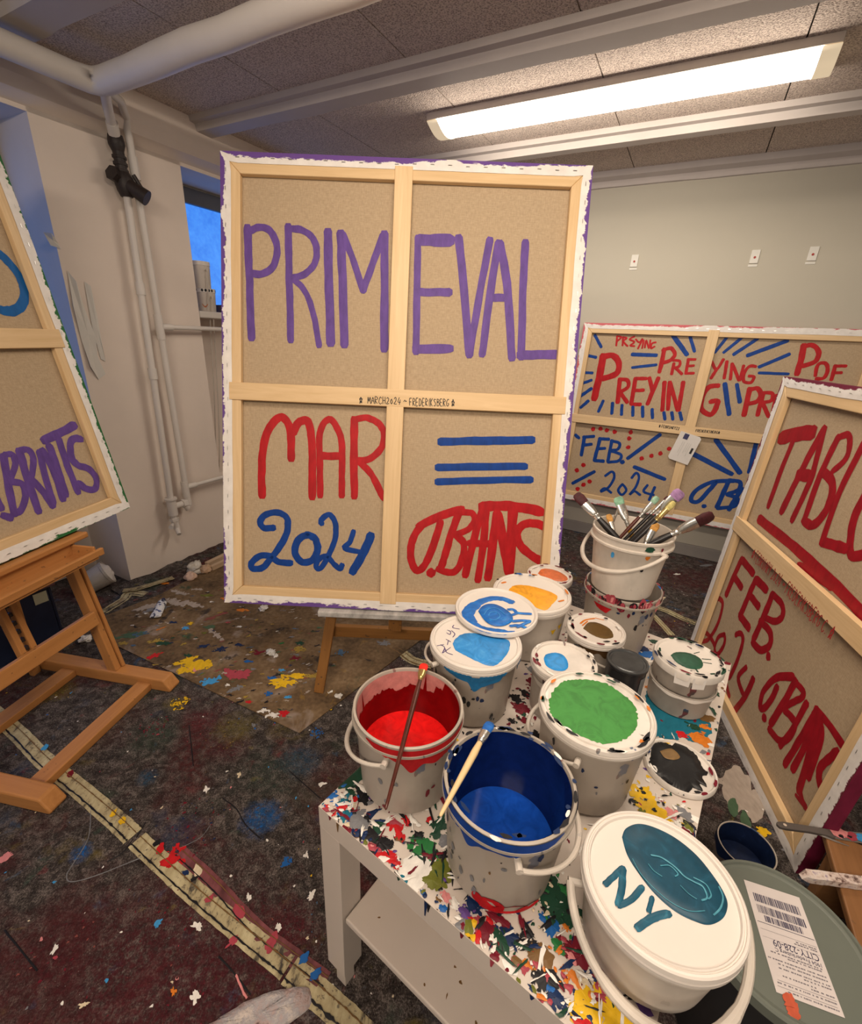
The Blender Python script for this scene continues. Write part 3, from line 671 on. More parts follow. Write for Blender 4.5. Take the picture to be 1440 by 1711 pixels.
k = 1.058
tablo = Canvas('nearest canvas back at the right lettered TABLO in red, standing on the floor', Vector((1.289, 1.775, -.081)) * k + Vector((0, 0, EYE)), (-.2178, -.976, 0), (-.030, .0135, -.999), 1.058, 1.277, m_fold_red, paint('maroon_side_paint', (.14, .010, .035)), [('h', .60, .062)], .036, .040)
tablo.fat = 1.35
ZE, ZF = (1140, 600, 3.423), (1140, 1050, 3.803)
tablo.word('painted_letter', m_maroon, ZE, [
    ([(565, 450), (660, 428), (745, 420)], 44), ([(640, 450), (560, 650), (492, 840)], 22), ([(810, 400), (690, 620), (568, 870)], 30), ([(810, 405), (760, 600), (730, 700), (628, 920)], 27), ([(665, 660), (735, 670)], 40),
    ([(890, 450), (790, 660), (695, 925)], 28), ([(890, 450), (945, 432), (958, 480), (935, 570), (860, 640)], 25), ([(800, 640), (855, 700), (850, 800), (800, 900), (740, 950), (695, 922)], 34),
    ([(1040, 480), (900, 760), (800, 1045)], 28), ([(800, 1045), (860, 1062), (935, 1085)], 38), ([(1150, 700), (1060, 760), (985, 900), (962, 1030), (965, 1120), (1030, 1120), (1110, 1090)], 36)])
tablo.word('painted_underline', m_maroon, ZE, [([(440, 915), (560, 1010), (700, 1130), (850, 1270), (1040, 1465)], 38), ([(665, 1180), (740, 1220), (850, 1302)], 28)])
tablo.word('painted_letter', m_maroon, ZE, [
    ([(340, 1145), (300, 1230), (252, 1345)], 22), ([(345, 1150), (405, 1225)], 24), ([(300, 1250), (338, 1305)], 22), ([(420, 1260), (380, 1350), (330, 1468)], 25), ([(425, 1262), (480, 1318)], 28), ([(388, 1352), (436, 1415)], 24), ([(332, 1470), (380, 1538)], 26),
    ([(515, 1345), (470, 1460), (408, 1600)], 26), ([(515, 1345), (568, 1400), (572, 1470), (530, 1500), (465, 1475)], 24), ([(445, 1500), (500, 1560), (502, 1630), (450, 1665), (402, 1620)], 26)], [(492, 1700, 18)])
tablo.word('painted_letter', m_maroon, ZE, [([(185, 1378), (215, 1372), (230, 1410), (200, 1520), (150, 1600), (112, 1610), (122, 1562), (160, 1590), (185, 1640)], 13), ([(240, 1575), (205, 1590), (185, 1650), (195, 1690), (225, 1660), (243, 1610), (240, 1575)], 13)])
tablo.word('painted_letter', m_maroon, ZF, [([(340, 40), (372, 32), (385, 80), (350, 200), (300, 310), (270, 300), (285, 380), (298, 430)], 18), ([(405, 248), (355, 310), (385, 415)], 20), ([(450, 322), (400, 430), (332, 525)], 26)])
tablo.fat = 1.08
tablo.word('painted_signature', m_maroon, ZF, [
    ([(700, 305), (600, 312), (520, 390), (495, 480), (512, 512), (560, 460), (602, 372)], 32), ([(600, 308), (705, 312)], 34), ([(720, 335), (640, 480), (562, 605)], 40), ([(720, 345), (768, 400), (758, 440), (700, 470), (650, 500)], 34), ([(650, 520), (715, 600), (680, 690), (620, 715), (552, 640)], 36),
    ([(790, 475), (700, 640), (622, 745)], 36), ([(830, 565), (740, 720), (652, 865)], 40), ([(840, 545), (800, 700), (702, 895)], 44), ([(860, 595), (820, 760), (742, 1035)], 48), ([(870, 565), (880, 700), (800, 945)], 44), ([(850, 515), (930, 610), (1015, 738)], 44),
    ([(985, 782), (930, 830), (880, 880), (868, 940), (878, 1005)], 44), ([(740, 1000), (760, 1090), (782, 1135)], 34), ([(722, 1060), (785, 1145)], 20)], [(520, 568, 20)])
tablo.pen(m_redink, ZE, '* FEBRUARY 2024 ~ FREDERIKSBERG C. *', (392, 1135), (848, 1612), 40, 3.2)

TH = math.radians(5); hw = RB.copy(); PN = Vector((hw.y, -hw.x, 0))
P0 = on_plane(976, 539, room(0, WALL_S - .042, 1), RS)
prey = Canvas('wide low canvas back lettered PREYING in red and blue, on the far wall', P0, hw, PN * math.sin(TH) - Vector((0, 0, 1)) * math.cos(TH), 1.57, 1.205, m_fold_pink, paint('side_red_paint', (.25, .03, .04)), [('v', .766, .058), ('h', .622, .056)], .034, .034)
ZG = (940, 520, 2.88)
prey.word('painted_letter', m_red, ZG, [(s_, 7) for s_ in []] + [([(262, 120), (258, 165)], 9), ([(262, 120), (282, 125), (262, 145)], 8), ([(290, 125), (288, 165)], 8), ([(290, 125), (308, 130), (292, 145), (312, 168)], 8), ([(345, 122), (322, 135), (345, 148), (325, 165), (345, 168)], 8), ([(352, 135), (368, 150), (385, 132), (362, 180)], 8), ([(390, 140), (382, 178)], 8), ([(395, 175), (402, 140), (415, 178), (422, 140)], 8), ([(448, 150), (430, 155), (425, 178), (442, 170)], 8)])
prey.word('painted_letter', m_red, ZG, [
    ([(488, 182), (478, 240), (465, 292)], 18), ([(482, 188), (520, 178), (540, 205), (520, 235), (482, 248)], 17), ([(535, 252), (524, 302)], 14), ([(532, 236), (563, 240), (560, 265), (537, 272)], 12), ([(542, 272), (573, 302)], 13),
    ([(605, 232), (592, 300)], 13), ([(602, 232), (638, 232)], 12), ([(600, 264), (630, 262)], 12), ([(592, 300), (630, 298)], 12), ([(717, 242), (740, 280), (773, 232)], 13), ([(740, 280), (714, 322)], 14), ([(790, 242), (777, 322)], 14), ([(815, 252), (806, 328)], 13), ([(817, 255), (848, 332)], 14), ([(870, 262), (852, 332)], 13), ([(928, 266), (897, 266), (872, 300), (872, 338), (905, 343), (920, 316), (897, 312)], 14)])
prey.word('painted_letter', m_red, ZG, [
    ([(195, 215), (175, 320), (152, 420)], 30), ([(190, 220), (240, 213), (270, 250), (258, 300), (192, 325)], 26), ([(275, 332), (264, 438)], 19), ([(272, 328), (310, 332), (314, 365), (272, 390)], 17), ([(276, 390), (310, 438)], 17), ([(350, 324), (330, 446)], 18), ([(352, 324), (402, 324)], 16), ([(342, 382), (388, 380)], 16), ([(332, 448), (373, 448)], 17),
    ([(417, 322), (432, 380)], 18), ([(460, 322), (408, 446)], 18), ([(490, 342), (479, 476)], 18), ([(515, 342), (506, 472)], 18), ([(517, 347), (553, 476)], 18), ([(580, 342), (557, 476)], 18), ([(748, 358), (702, 366), (670, 418), (668, 472), (710, 498), (735, 470), (745, 432), (712, 436)], 22)])
prey.word('painted_letter', m_red, ZG, [
    ([(1160, 164), (1145, 240), (1127, 302)], 25), ([(1157, 170), (1203, 164), (1232, 200), (1213, 243), (1152, 264)], 22), ([(1215, 310), (1228, 258), (1262, 250), (1275, 280), (1258, 320), (1220, 325)], 16), ([(1312, 262), (1292, 330)], 16), ([(1312, 264), (1362, 264)], 15), ([(1302, 296), (1340, 296)], 15), ([(900, 373), (872, 500)], 22), ([(897, 378), (938, 372), (953, 405), (933, 435), (892, 445)], 20), ([(965, 393), (937, 500)], 18), ([(967, 392), (1008, 396), (1003, 430), (952, 440)], 17), ([(962, 442), (990, 506)], 18), ([(1030, 405), (1005, 515)], 18)])
prey.word('painted_ray', m_blue, ZG, [([a, c], wd) for a, c, wd in (((155, 115), (185, 172), 13), ((117, 212), (160, 222), 13), ((102, 295), (143, 297), 12), ((87, 350), (138, 332), 13), ((87, 408), (138, 372), 14), ((87, 463), (123, 432), 14), ((195, 432), (172, 482), 14), ((240, 442), (236, 492), 14), ((285, 452), (283, 497), 14), ((338, 460), (337, 502), 14), ((384, 460), (385, 507), 14), ((430, 472), (432, 513), 14), ((487, 487), (492, 520), 14), ((525, 487), (530, 520), 14), ((564, 488), (572, 522), 14),
    ((335, 208), (450, 212), 17), ((335, 271), (450, 258), 13), ((532, 118), (597, 208), 20), ((613, 124), (634, 193), 14), ((788, 128), (732, 198), 13), ((862, 127), (775, 198), 14), ((937, 132), (823, 208), 15), ((1080, 142), (890, 213), 18), ((1090, 207), (945, 268), 15), ((945, 297), (1085, 302), 14), ((780, 350), (800, 496), 20), ((838, 353), (852, 437), 18), ((468, 594), (313, 708), 16), ((62, 596), (78, 610), 14), ((152, 772), (48, 828), 14), ((345, 750), (490, 808), 18), ((630, 688), (812, 783), 22), ((738, 620), (852, 777), 22), ((932, 632), (897, 775), 18))])
prey.word('painted_letter', m_blue, ZG, [([(105, 604), (90, 692)], 15), ([(100, 606), (150, 602)], 14), ([(97, 645), (138, 640)], 14), ([(180, 612), (152, 718)], 15), ([(182, 614), (222, 616)], 14), ([(167, 662), (203, 660)], 14), ([(153, 718), (196, 722)], 15), ([(237, 622), (217, 722)], 14), ([(237, 624), (273, 636), (265, 664), (227, 670)], 13), ([(227, 672), (280, 690), (268, 720), (218, 726)], 13),
    ([(205, 792), (238, 772), (248, 800), (220, 848), (183, 868), (202, 852), (233, 873)], 11), ([(288, 832), (306, 860), (284, 883), (267, 860), (288, 832)], 11), ([(332, 802), (354, 778), (367, 800), (350, 848), (322, 883), (345, 866), (372, 884)], 11), ([(408, 837), (390, 868), (437, 884)], 11), ([(443, 847), (416, 908)], 12),
    ([(825, 816), (720, 822), (642, 862), (617, 908), (650, 916), (697, 870), (737, 822)], 18), ([(800, 813), (770, 880), (742, 942)], 19), ([(802, 813), (852, 822), (847, 858), (792, 880)], 18), ([(792, 882), (840, 902), (826, 938), (745, 948)], 18), ([(860, 852), (800, 955)], 19)], [(287, 726, 11), (680, 938, 11)])
prey.word('painted_dot', m_red, ZG, [], [(x, y, 10.5) for x, y in ((147, 567), (182, 565), (213, 573), (250, 580), (328, 582), (320, 612), (315, 655), (380, 708), (427, 696), (470, 684), (512, 662), (100, 740), (68, 765), (130, 820), (100, 835), (72, 855))])
prey.pen(m_ink, ZG, '* FEBRUARY22', (462, 558), (562, 572), 13, 2.4); prey.pen(m_ink, ZG, 'FREDERIKSBERG*', (640, 580), (756, 590), 12, 2.4)

n_ = Vector((.971, -.165, .174)).normalized(); hh = Vector((-.1672, -.9859, 0))
PB0 = on_z(200, 1120, .05)
BR = on_plane(217, 848, PB0 + n_ * .042, n_)
up_ = Vector((-.172, .026, .985)).normalized(); up_ = (up_ - hh * up_.dot(hh)).normalized()
HL, WL = 1.30, 1.05
left = Canvas('slanting canvas back at far left with purple signature, on the near easel', BR + up_ * HL + hh * WL, -hh, -up_, WL, HL, m_fold_green, paint('green_side_paint', (.02, .13, .035)), [('h', HL - .66, .062)], .036, .036)
left.word('painted_letter', m_blueleft, (0, 240, 4.752), [([(-140, 840), (-60, 850), (20, 895), (100, 980), (165, 1080), (195, 1190), (175, 1275), (110, 1325), (20, 1325), (-60, 1280)], 60)])
left.word('painted_signature', m_purple, (0, 560, 4.278), [
    ([(25, 865), (60, 1080), (102, 1280)], 50), ([(35, 855), (90, 855), (108, 930), (80, 1010), (62, 1048)], 40), ([(62, 1050), (155, 1062), (182, 1150), (150, 1248), (102, 1278)], 44), ([(137, 825), (200, 1040), (275, 1260)], 50), ([(142, 825), (200, 820), (238, 880), (230, 980), (212, 1028)], 42), ([(222, 1030), (300, 1110), (378, 1222)], 44),
    ([(282, 835), (320, 1000), (380, 1200)], 45), ([(302, 825), (380, 960), (450, 1172)], 48), ([(352, 795), (420, 980), (470, 1142)], 48), ([(420, 745), (480, 930), (558, 1122)], 44), ([(315, 752), (420, 702), (530, 645)], 54),
    ([(578, 745), (532, 738), (502, 780), (512, 878), (560, 930), (640, 960), (688, 1030), (678, 1098), (620, 1100), (562, 1060)], 42), ([(25, 1290), (75, 1305)], 52), ([(-60, 1000), (-30, 1150), (10, 1240)], 46)])

# ---------------------------------------------------------------- paper tag pinned to the far canvas
ZT = (1100, 690, 14.4)
zz = .012; c4 = [Vector((*prey.pt(*p, zz), zz)) for p in zm(*ZT, (545, 430), (1050, 600), (660, 1300), (200, 1075))]
c4 = [c4[0], c4[1], c4[1] + (c4[3] - c4[0]), c4[3]]
Mt = prey.M @ frame(c4[0], c4[1] - c4[0], (c4[3] - c4[0]) - (c4[1] - c4[0]).normalized() * (c4[3] - c4[0]).dot((c4[1] - c4[0]).normalized()), (c4[1] - c4[0]).cross(c4[3] - c4[0]))
tw, tl = (c4[1] - c4[0]).length, (c4[3] - c4[0]).length
root = thing('paper_tag', 'white printed card tag hanging over the cross bar of the PREYING canvas', 'tag', Mt)
b = MB(); r_ = .012; b.prism([(0, 0), (tw - r_, 0), (tw, r_), (tw, tl), (r_, tl), (0, tl - r_)], -.001, .0008); b.build('card', plain('card_white', (.66, .62, .58), .6), root, Mt)
sg = 1 if (Mt.to_3x3() @ Vector((0, 0, 1))).dot(prey.z) > 0 else -1
def slab(bm, x0, x1, y0, y1, z, mi=0): bm.add([(x0, y0, z), (x1, y0, z), (x1, y1, z), (x0, y1, z)], [(0, 1, 2, 3)], mi)
b = MB(); zt = .0016 * sg
slab(b, tw * .22, tw * .44, tl * .03, tl * .22, zt); slab(b, tw * .80, tw * .90, tl * .42, tl * .62, zt, 1)
for x in (.30, .38, .52, .60, .68): slab(b, tw * x, tw * (x + .018), tl * .30, tl * rnd.uniform(.6, .9), zt, 2)
b.build('print', [plain('stamp_navy', (.03, .03, .10), .5), m_ink, plain('faint_print', (.48, .46, .43), .6)], root, Mt)

# ---------------------------------------------------------------- the near easel (studio H-frame) at the left
EX, EY = Vector((.986, -.167, 0)), Vector((.167, .986, 0))
def el(x, y, z): return EX * x + EY * y + Vector((0, 0, z))
Me = frame(el(-1.45, 1.02, 0), EX, EY, (0, 0, 1))
ea = thing('studio_easel', 'beech studio easel with a tray, holding the slanting left canvas', 'easel', Me, 'easels')
for y in (.763, 1.282):
    b = MB(); x0, x1, w, h = -.38, .25, .029, .055
    prof = [(x0, 0), (x1 - .006, 0), (x1, .012), (x1 - .03, h), (x0 + .02, h), (x0, h - .02)]
    n = len(prof); b.add([(x, -w, z) for x, z in prof] + [(x, w, z) for x, z in prof], [tuple(range(n)), tuple(range(n, 2 * n))[::-1]] + [(i, n + i, n + (i + 1) % n, (i + 1) % n) for i in range(n)])
    b.build('base_runner', m_beech, ea, frame(el(-1.45, y, 0), EX, EY, (0, 0, 1)), bevel=.006)
bar('base_rail', el(-1.315, .792, .017), el(-1.315, 1.253, .017), .058, .03, m_beech, ea)
bar('base_rail', el(-1.665, .792, .017), el(-1.665, 1.253, .017), .062, .03, m_beech, ea)
lean = Vector(up_)
def post(y0, y1, z0, z1, off0, off1, name, m=m_beech):
    # timber lying parallel to the canvas, between offsets off0..off1 in front of the post line
    P = on_z(200, 1120, .05); base = el(-1.44, (y0 + y1) / 2, .055)
    s = 1 / lean.z; p0 = base + lean * ((z0 - .055) * s) + n_ * ((off0 + off1) / 2); p1 = base + lean * ((z1 - .055) * s) + n_ * ((off0 + off1) / 2)
    return bar(name, p0, p1, y1 - y0, off1 - off0, m, ea, n_)
for y in (.763, 1.282):
    post(y - .022, y + .004, .056, 1.35, -.045, -.002, 'upright_post'); post(y + .008, y + .022, .056, 1.35, -.045, .004, 'upright_post')
for a, c in ((1.0, 1.02), (1.036, 1.056)): post(a - .008, c - .008, .26, 1.7, -.03, -.004, 'mast_slat')
base = el(-1.44, 1.02, .055); s = 1 / lean.z
q = lambda z, off: base + lean * ((z - .055) * s) + n_ * off
b = MB(); n = 16
for i in range(n): b.box(i * .032, i * .032 + .014, -.008, .008, -.006, .006)
b.build('ratchet_teeth', m_iron, ea, along(q(.3, -.018), q(.9, -.018), n_))
bar('cross_board', q(.305, .009) - EY * .275, q(.305, .009) + EY * .24, .056, .020, m_beech, ea, n_)
# tray: ledge carrying the canvas, trough, front rail, end boards
LZ = BR.z - EY.z
zl = q(.63, 0).z
led = BR.z - .004
p_led = lambda y, off, dz: Vector((0, 0, 0)) + (BR - EY * (BR.dot(EY)) + EY * y) + n_ * (off - .042) * 1.0 + Vector((0, 0, dz))
bar('ledge_rail', p_led(.74, .035, -.016), p_led(1.315, .035, -.016), .075, .018, m_beech, ea)
bar('ledge_lip', p_led(.74, .066, -.021), p_led(1.315, .066, -.021), .012, .022, m_beech, ea)
bar('tray_back', p_led(.78, .05, -.058), p_led(1.262, .05, -.058), .012, .066, m_beech, ea)
bar('tray_floor', p_led(.78, .10, -.088), p_led(1.262, .10, -.088), .11, .008, m_beech, ea)
bar('tray_front', p_led(.73, .155, -.078), p_led(1.283, .155, -.078), .014, .026, m_beech, ea)
for y in (.79, 1.256): bar('tray_end', p_led(y, .052, -.062), p_led(y, .152, -.076), .010, .05, m_beech, ea)
bar('back_leg', el(-1.81, 1.23, 0.0), el(-1.675, 1.15, .95), .034, .022, m_beech, ea, EX)
bar('back_leg', el(-1.81, .80, 0.0), el(-1.675, .88, .95), .034, .022, m_beech, ea, EX)
bar('back_leg_brace', el(-1.668, .86, .95), el(-1.668, 1.18, .95), .04, .02, m_beech, ea, EX)

# ---------------------------------------------------------------- the middle easel (A-frame) under the tall canvas
Ma = Matrix.Translation((-.10, 1.60, 0))
em = thing('tripod_easel', 'stained A-frame easel standing behind and under the tall lettered canvas', 'easel', Ma, 'easels')
apex = Vector((-.10, 1.90, 1.78))
for sx in (-1, 1):
    foot = Vector((-.10 + sx * .293, 1.475, .0)); top = apex + Vector((sx * .03, 0, 0))
    bar('front_leg', foot + Vector((0, 0, .004)), top, .040, .022, m_oldwood, em, (0, -1, .25))
bar('rear_leg', (-.10, 2.52, .006), (-.10, 1.94, 1.74), .035, .025, m_oldwood, em, (0, 1, .3))
bar('apex_block', (-.17, 1.905, 1.765), (-.03, 1.905, 1.765), .05, .05, m_oldwood, em)
bar('stretcher', (-.10 - .245, 1.562, .245), (-.10 + .245, 1.562, .245), .022, .05, m_oldwood, em)
bar('ledge', (-.10 - .265, 1.475, main.root.matrix_basis.translation.z - .017), (-.10 + .265, 1.475, main.root.matrix_basis.translation.z - .017), .13, .022, paint('paint_crusted_ledge', (.42, .40, .38), .5, .35, 30), em)
bar('mast', (-.10, 1.545, .30), (-.10, 1.872, 1.66), .03, .02, m_oldwood, em, (0, -1, .25))
bar('ledge_bracket', (-.10 + .01, 1.50, .30), (-.10 + .01, 1.50, .42), .05, .02, m_oldwood, em, (0, -1, 0))
# ---------------------------------------------------------------- the low white table
TZ = .56
TE, TS_ = Vector((.806, -.592, 0)), Vector((.592, .806, 0))
c0 = on_z(532, 1347, TZ); c0.z = 0
MT = frame(c0, TE, TS_, (0, 0, 1)); MTi = MT.inverted()
TWD, TDP = .558, .985
def tl_(px, py, z=TZ): q = MTi @ on_z(px, py, z); return q.x, q.y
tb = thing('side_table', 'white low table crusted with spilled paint, crowded with paint buckets', 'table', MT)
b = MB(); b.box(0, TWD, 0, TDP, TZ - .05, TZ)
def ts(px, py, r, col, e=.7, rot=0, rough=.55, lift=.0006):
    x, y = tl_(px, py); r = min(r, .05)
    if r < .021 and col in ('pink', 'rose', 'orange', 'cream', 'red', 'white', 'purple', 'blue'): r *= .68
    b.blob((x, y), r * .85, r * .85 * e, rot or rnd.uniform(-.6, .6), TZ + lift + rnd.random() * .0008, rough * .8, 44, 1 + ix(col), dome=.0012)
    for _ in range(7):
        a_, d_ = rnd.uniform(0, 6.28), r * rnd.uniform(.5, 1.2); q_ = r * rnd.uniform(.06, .22)
        b.blob((x + d_ * math.cos(a_), y + d_ * math.sin(a_) * e), q_ * 1.8, q_, rnd.uniform(0, 3), TZ + lift + rnd.random() * .0008, .8, 12, 1 + ix(col))
def slivers(n):
    for _ in range(n):
        x, y = rnd.random() * TWD, rnd.random() * TDP; r = rnd.uniform(.003, .010)
        if rnd.random() < .45: y = abs(rnd.gauss(.05, .05))
        b.blob((x, y), r * 1.6, r * rnd.uniform(.15, .45), rnd.uniform(0, 3.1), TZ + .0022 + rnd.random() * .0008, .9, 16, 1 + ix(rnd.choice(['black', 'black', 'navy', 'black', 'white', 'white', 'dgreen', 'maroon', 'white'])), dome=.0008)
def clip():
    for v in b.v[8:]:
        v.x = min(max(v.x, .0005), TWD - .0005); v.y = min(max(v.y, .0005), TDP - .0005)
ALLC = ['black', 'black', 'black', 'navy', 'navy', 'maroon', 'maroon', 'red', 'blue', 'teal', 'dgreen', 'dgreen', 'white', 'white', 'grey', 'grey', 'rose', 'brown', 'yellow', 'purple', 'olive']
for _ in range(300):                          # general spatter, smaller toward the middle
    x, y = rnd.random() * TWD, rnd.random() * TDP; r = rnd.choice((.0015, .002, .003, .004, .006))
    b.blob((x, y), r * 1.3, r * .8, rnd.uniform(0, 3), TZ + .0004 + rnd.random() * .0006, .7, 11, 1 + ix(rnd.choice(ALLC)), dome=.0008)
for _ in range(110):                          # the crust along the edges
    k = rnd.random()
    x, y = ((rnd.random() * TWD, abs(rnd.gauss(0, .022))) if k < .55 else (abs(rnd.gauss(0, .02)), rnd.random() * TDP) if k < .7 else (TWD - abs(rnd.gauss(0, .03)), rnd.random() * TDP))
    r = rnd.choice((.003, .004, .006, .009))
    b.blob((x, y), r * 1.3, r * .8, rnd.uniform(0, 3), TZ + .0006 + rnd.random() * .001, .6, 13, 1 + ix(rnd.choice(ALLC)), dome=.001)
for a in ((556, 1330, .018, 'blue'), (575, 1342, .014, 'teal'), (560, 1342, .008, 'white'), (580, 1308, .026, 'dgreen', .8), (597, 1290, .022, 'dgreen'), (606, 1330, .020, 'black', .6), (588, 1344, .011, 'cream'), (600, 1372, .024, 'grey', .8), (575, 1362, .016, 'teal'), (597, 1392, .012, 'navy'), (581, 1378, .010, 'cream'),
          (622, 1396, .018, 'black', .7), (640, 1410, .018, 'black', .8), (660, 1375, .020, 'rose', .5), (665, 1388, .024, 'red', .3), (680, 1372, .018, 'red', .5), (645, 1432, .024, 'red', .45), (660, 1442, .016, 'red', .5), (622, 1415, .012, 'pink'), (712, 1420, .026, 'green', .8), (705, 1440, .024, 'white', 1.3), (690, 1455, .026, 'white', 1.4), (735, 1455, .026, 'olive', .9), (722, 1472, .018, 'olive'), (720, 1432, .014, 'maroon'), (735, 1430, .010, 'black'),
          (742, 1405, .014, 'grey'), (735, 1380, .018, 'dgreen'), (728, 1395, .012, 'dgreen'), (700, 1395, .010, 'black'), (745, 1500, .014, 'pink'), (760, 1510, .014, 'white'), (775, 1525, .016, 'purple'), (790, 1512, .014, 'navy'), (740, 1518, .012, 'blue'), (800, 1545, .018, 'rose', .8), (815, 1560, .020, 'maroon'), (818, 1540, .010, 'red'), (832, 1536, .020, 'maroon', .3), (835, 1572, .020, 'dgreen', .6), (850, 1565, .018, 'navy', .6),
          (880, 1562, .012, 'black', .5), (875, 1578, .014, 'black', .6), (928, 1500, .030, 'dgreen', 1.1), (937, 1520, .022, 'dgreen'), (945, 1490, .012, 'green'), (952, 1530, .018, 'dgreen', 1.4), (922, 1548, .020, 'blue', .9), (908, 1535, .012, 'blue'), (945, 1550, .010, 'orange'), (960, 1588, .020, 'maroon', .8), (970, 1600, .018, 'maroon'), (932, 1582, .012, 'green'), (955, 1600, .014, 'pink'), (897, 1595, .014, 'brown', 1.2), (912, 1605, .012, 'brown', 1.2),
          (880, 1612, .012, 'orange'), (868, 1614, .016, 'rose', .4), (898, 1614, .016, 'rose', .4), (912, 1636, .020, 'black', .8), (918, 1652, .013, 'blue'), (930, 1668, .014, 'navy'), (960, 1635, .020, 'orange', .4), (970, 1645, .016, 'cream'), (985, 1680, .024, 'yellow', .9), (972, 1700, .020, 'yellow'), (1000, 1665, .016, 'rose', .4), (1020, 1690, .024, 'yellow', .6), (1045, 1700, .022, 'yellow', .6), (975, 1672, .012, 'navy', .4), (985, 1700, .011, 'navy'), (970, 1702, .012, 'navy'), (995, 1630, .012, 'navy'), (1010, 1655, .012, 'rose'), (950, 1650, .014, 'rose', .4),
          (1070, 1325, .024, 'yellow', .8), (1085, 1350, .028, 'yellow', .8), (1100, 1362, .024, 'yellow'), (1060, 1340, .012, 'black', .4), (1120, 1358, .020, 'pink'), (1145, 1362, .016, 'grey'), (1155, 1380, .012, 'black', .4), (1070, 1345, .018, 'rose', .4), (1145, 1395, .016, 'maroon'), (1105, 1380, .012, 'black'), (1135, 1378, .014, 'white'),
          (1110, 1215, .045, 'teal', .8), (1095, 1195, .035, 'teal', .8), (1135, 1226, .020, 'red', .9), (1170, 1235, .022, 'orange', 1), (1178, 1215, .018, 'orange'), (1180, 1200, .020, 'brown'), (1188, 1245, .014, 'white'), (1160, 1215, .014, 'dgreen'), (1105, 1205, .012, 'maroon', .5), (1190, 1150, .020, 'white'), (1085, 1095, .030, 'blue', .6), (1075, 1085, .024, 'navy', .6), (1095, 1120, .024, 'sky', .5), (1085, 1150, .016, 'orange'), (1095, 1140, .016, 'sky'), (1085, 1105, .012, 'white'), (1098, 1075, .02, 'dgreen'),
          (872, 1185, .022, 'maroon', .9), (862, 1168, .018, 'black', .7), (878, 1160, .016, 'black', .6), (890, 1140, .02, 'maroon'), (855, 1205, .010, 'black'), (878, 1205, .014, 'maroon'), (890, 1120, .018, 'grey'), (940, 1075, .02, 'maroon'), (955, 1060, .016, 'black'), (960, 1080, .014, 'rose'), (895, 1230, .016, 'black'), (870, 1225, .012, 'black')):
    ts(*a)
b.blob(tl_(1135, 1195), .085, .055, -.5, TZ + .0003, .4, 40, 1 + ix('teal'))
for px, py, R_, n, cols in ((930, 1510, .05, 60, ['dgreen', 'green', 'white', 'cream', 'black']), (780, 1520, .06, 60, ['purple', 'white', 'navy', 'maroon', 'black', 'white', 'black']), (945, 1625, .05, 40, ['rose', 'maroon', 'white', 'white', 'orange']), (650, 1395, .06, 40, ['black', 'white', 'maroon', 'navy']), (1090, 1350, .06, 50, ['yellow', 'black', 'olive', 'white', 'black']), (870, 1180, .07, 50, ['black', 'maroon', 'white', 'black']), (950, 1075, .05, 40, ['maroon', 'pink', 'white', 'black']), (570, 1340, .04, 40, ['blue', 'white', 'teal', 'black'])):
    for _ in range(int(n * .8)):
        a_, d_ = rnd.uniform(0, 6.28), R_ * math.sqrt(rnd.random()); x, y = tl_(px, py); r = rnd.uniform(.001, .0045)
        b.blob((x + d_ * math.cos(a_), y + d_ * math.sin(a_)), r * 1.3, r * .8, rnd.uniform(0, 3), TZ + .0016 + rnd.random() * .0012, .7, 11, 1 + ix(rnd.choice(cols)), dome=.0008)
slivers(240)
clip()
# runs of paint down the front apron
for x, l_, c in ((.03, .010, 'maroon'), (.05, .022, 'brown'), (.245, .035, 'navy'), (.25, .02, 'black'), (.31, .012, 'maroon'), (.42, .01, 'navy'), (.19, .008, 'dgreen'), (.36, .016, 'rose')):
    b.add([(x - .003, -.0007, TZ - .0005), (x + .004, -.0007, TZ - .0005), (x + .001, -.0007, TZ - l_), (x - .001, -.0007, TZ - l_)], [(0, 3, 2, 1)], 1 + ix(c))
m_lack = plain('white_lacquer', (.56, .49, .43), .42, .03, 8)
tt = b.build('tabletop', [m_lack] + SPM, tb, MT)
b = MB()
for x, y in ((0, 0), (TWD - .052, 0), (0, TDP - .052), (TWD - .052, TDP - .052)):
    b = MB(); b.box(x, x + .052, y, y + .052, .072, TZ - .05); b.box(x + .012, x + .040, y + .012, y + .040, 0, .072); b.build('leg', m_lack, tb, MT, bevel=.0012)
b = MB(); b.box(.054, TWD - .054, .006, TDP - .006, .262, .278)
sh = b.build('shelf', [m_lack], tb, MT, bevel=.003)
b = MB()
for _ in range(26): b.blob((rnd.uniform(.07, .5), rnd.uniform(.01, .3)), rnd.uniform(.002, .006), rnd.uniform(.001, .003), rnd.uniform(0, 3), .2784, .6, 9, 0)
for s_ in b.mi: pass
tag(b.build('paint_specks', paint('splash_brown', SP['brown']), sh, MT), kind='stuff')

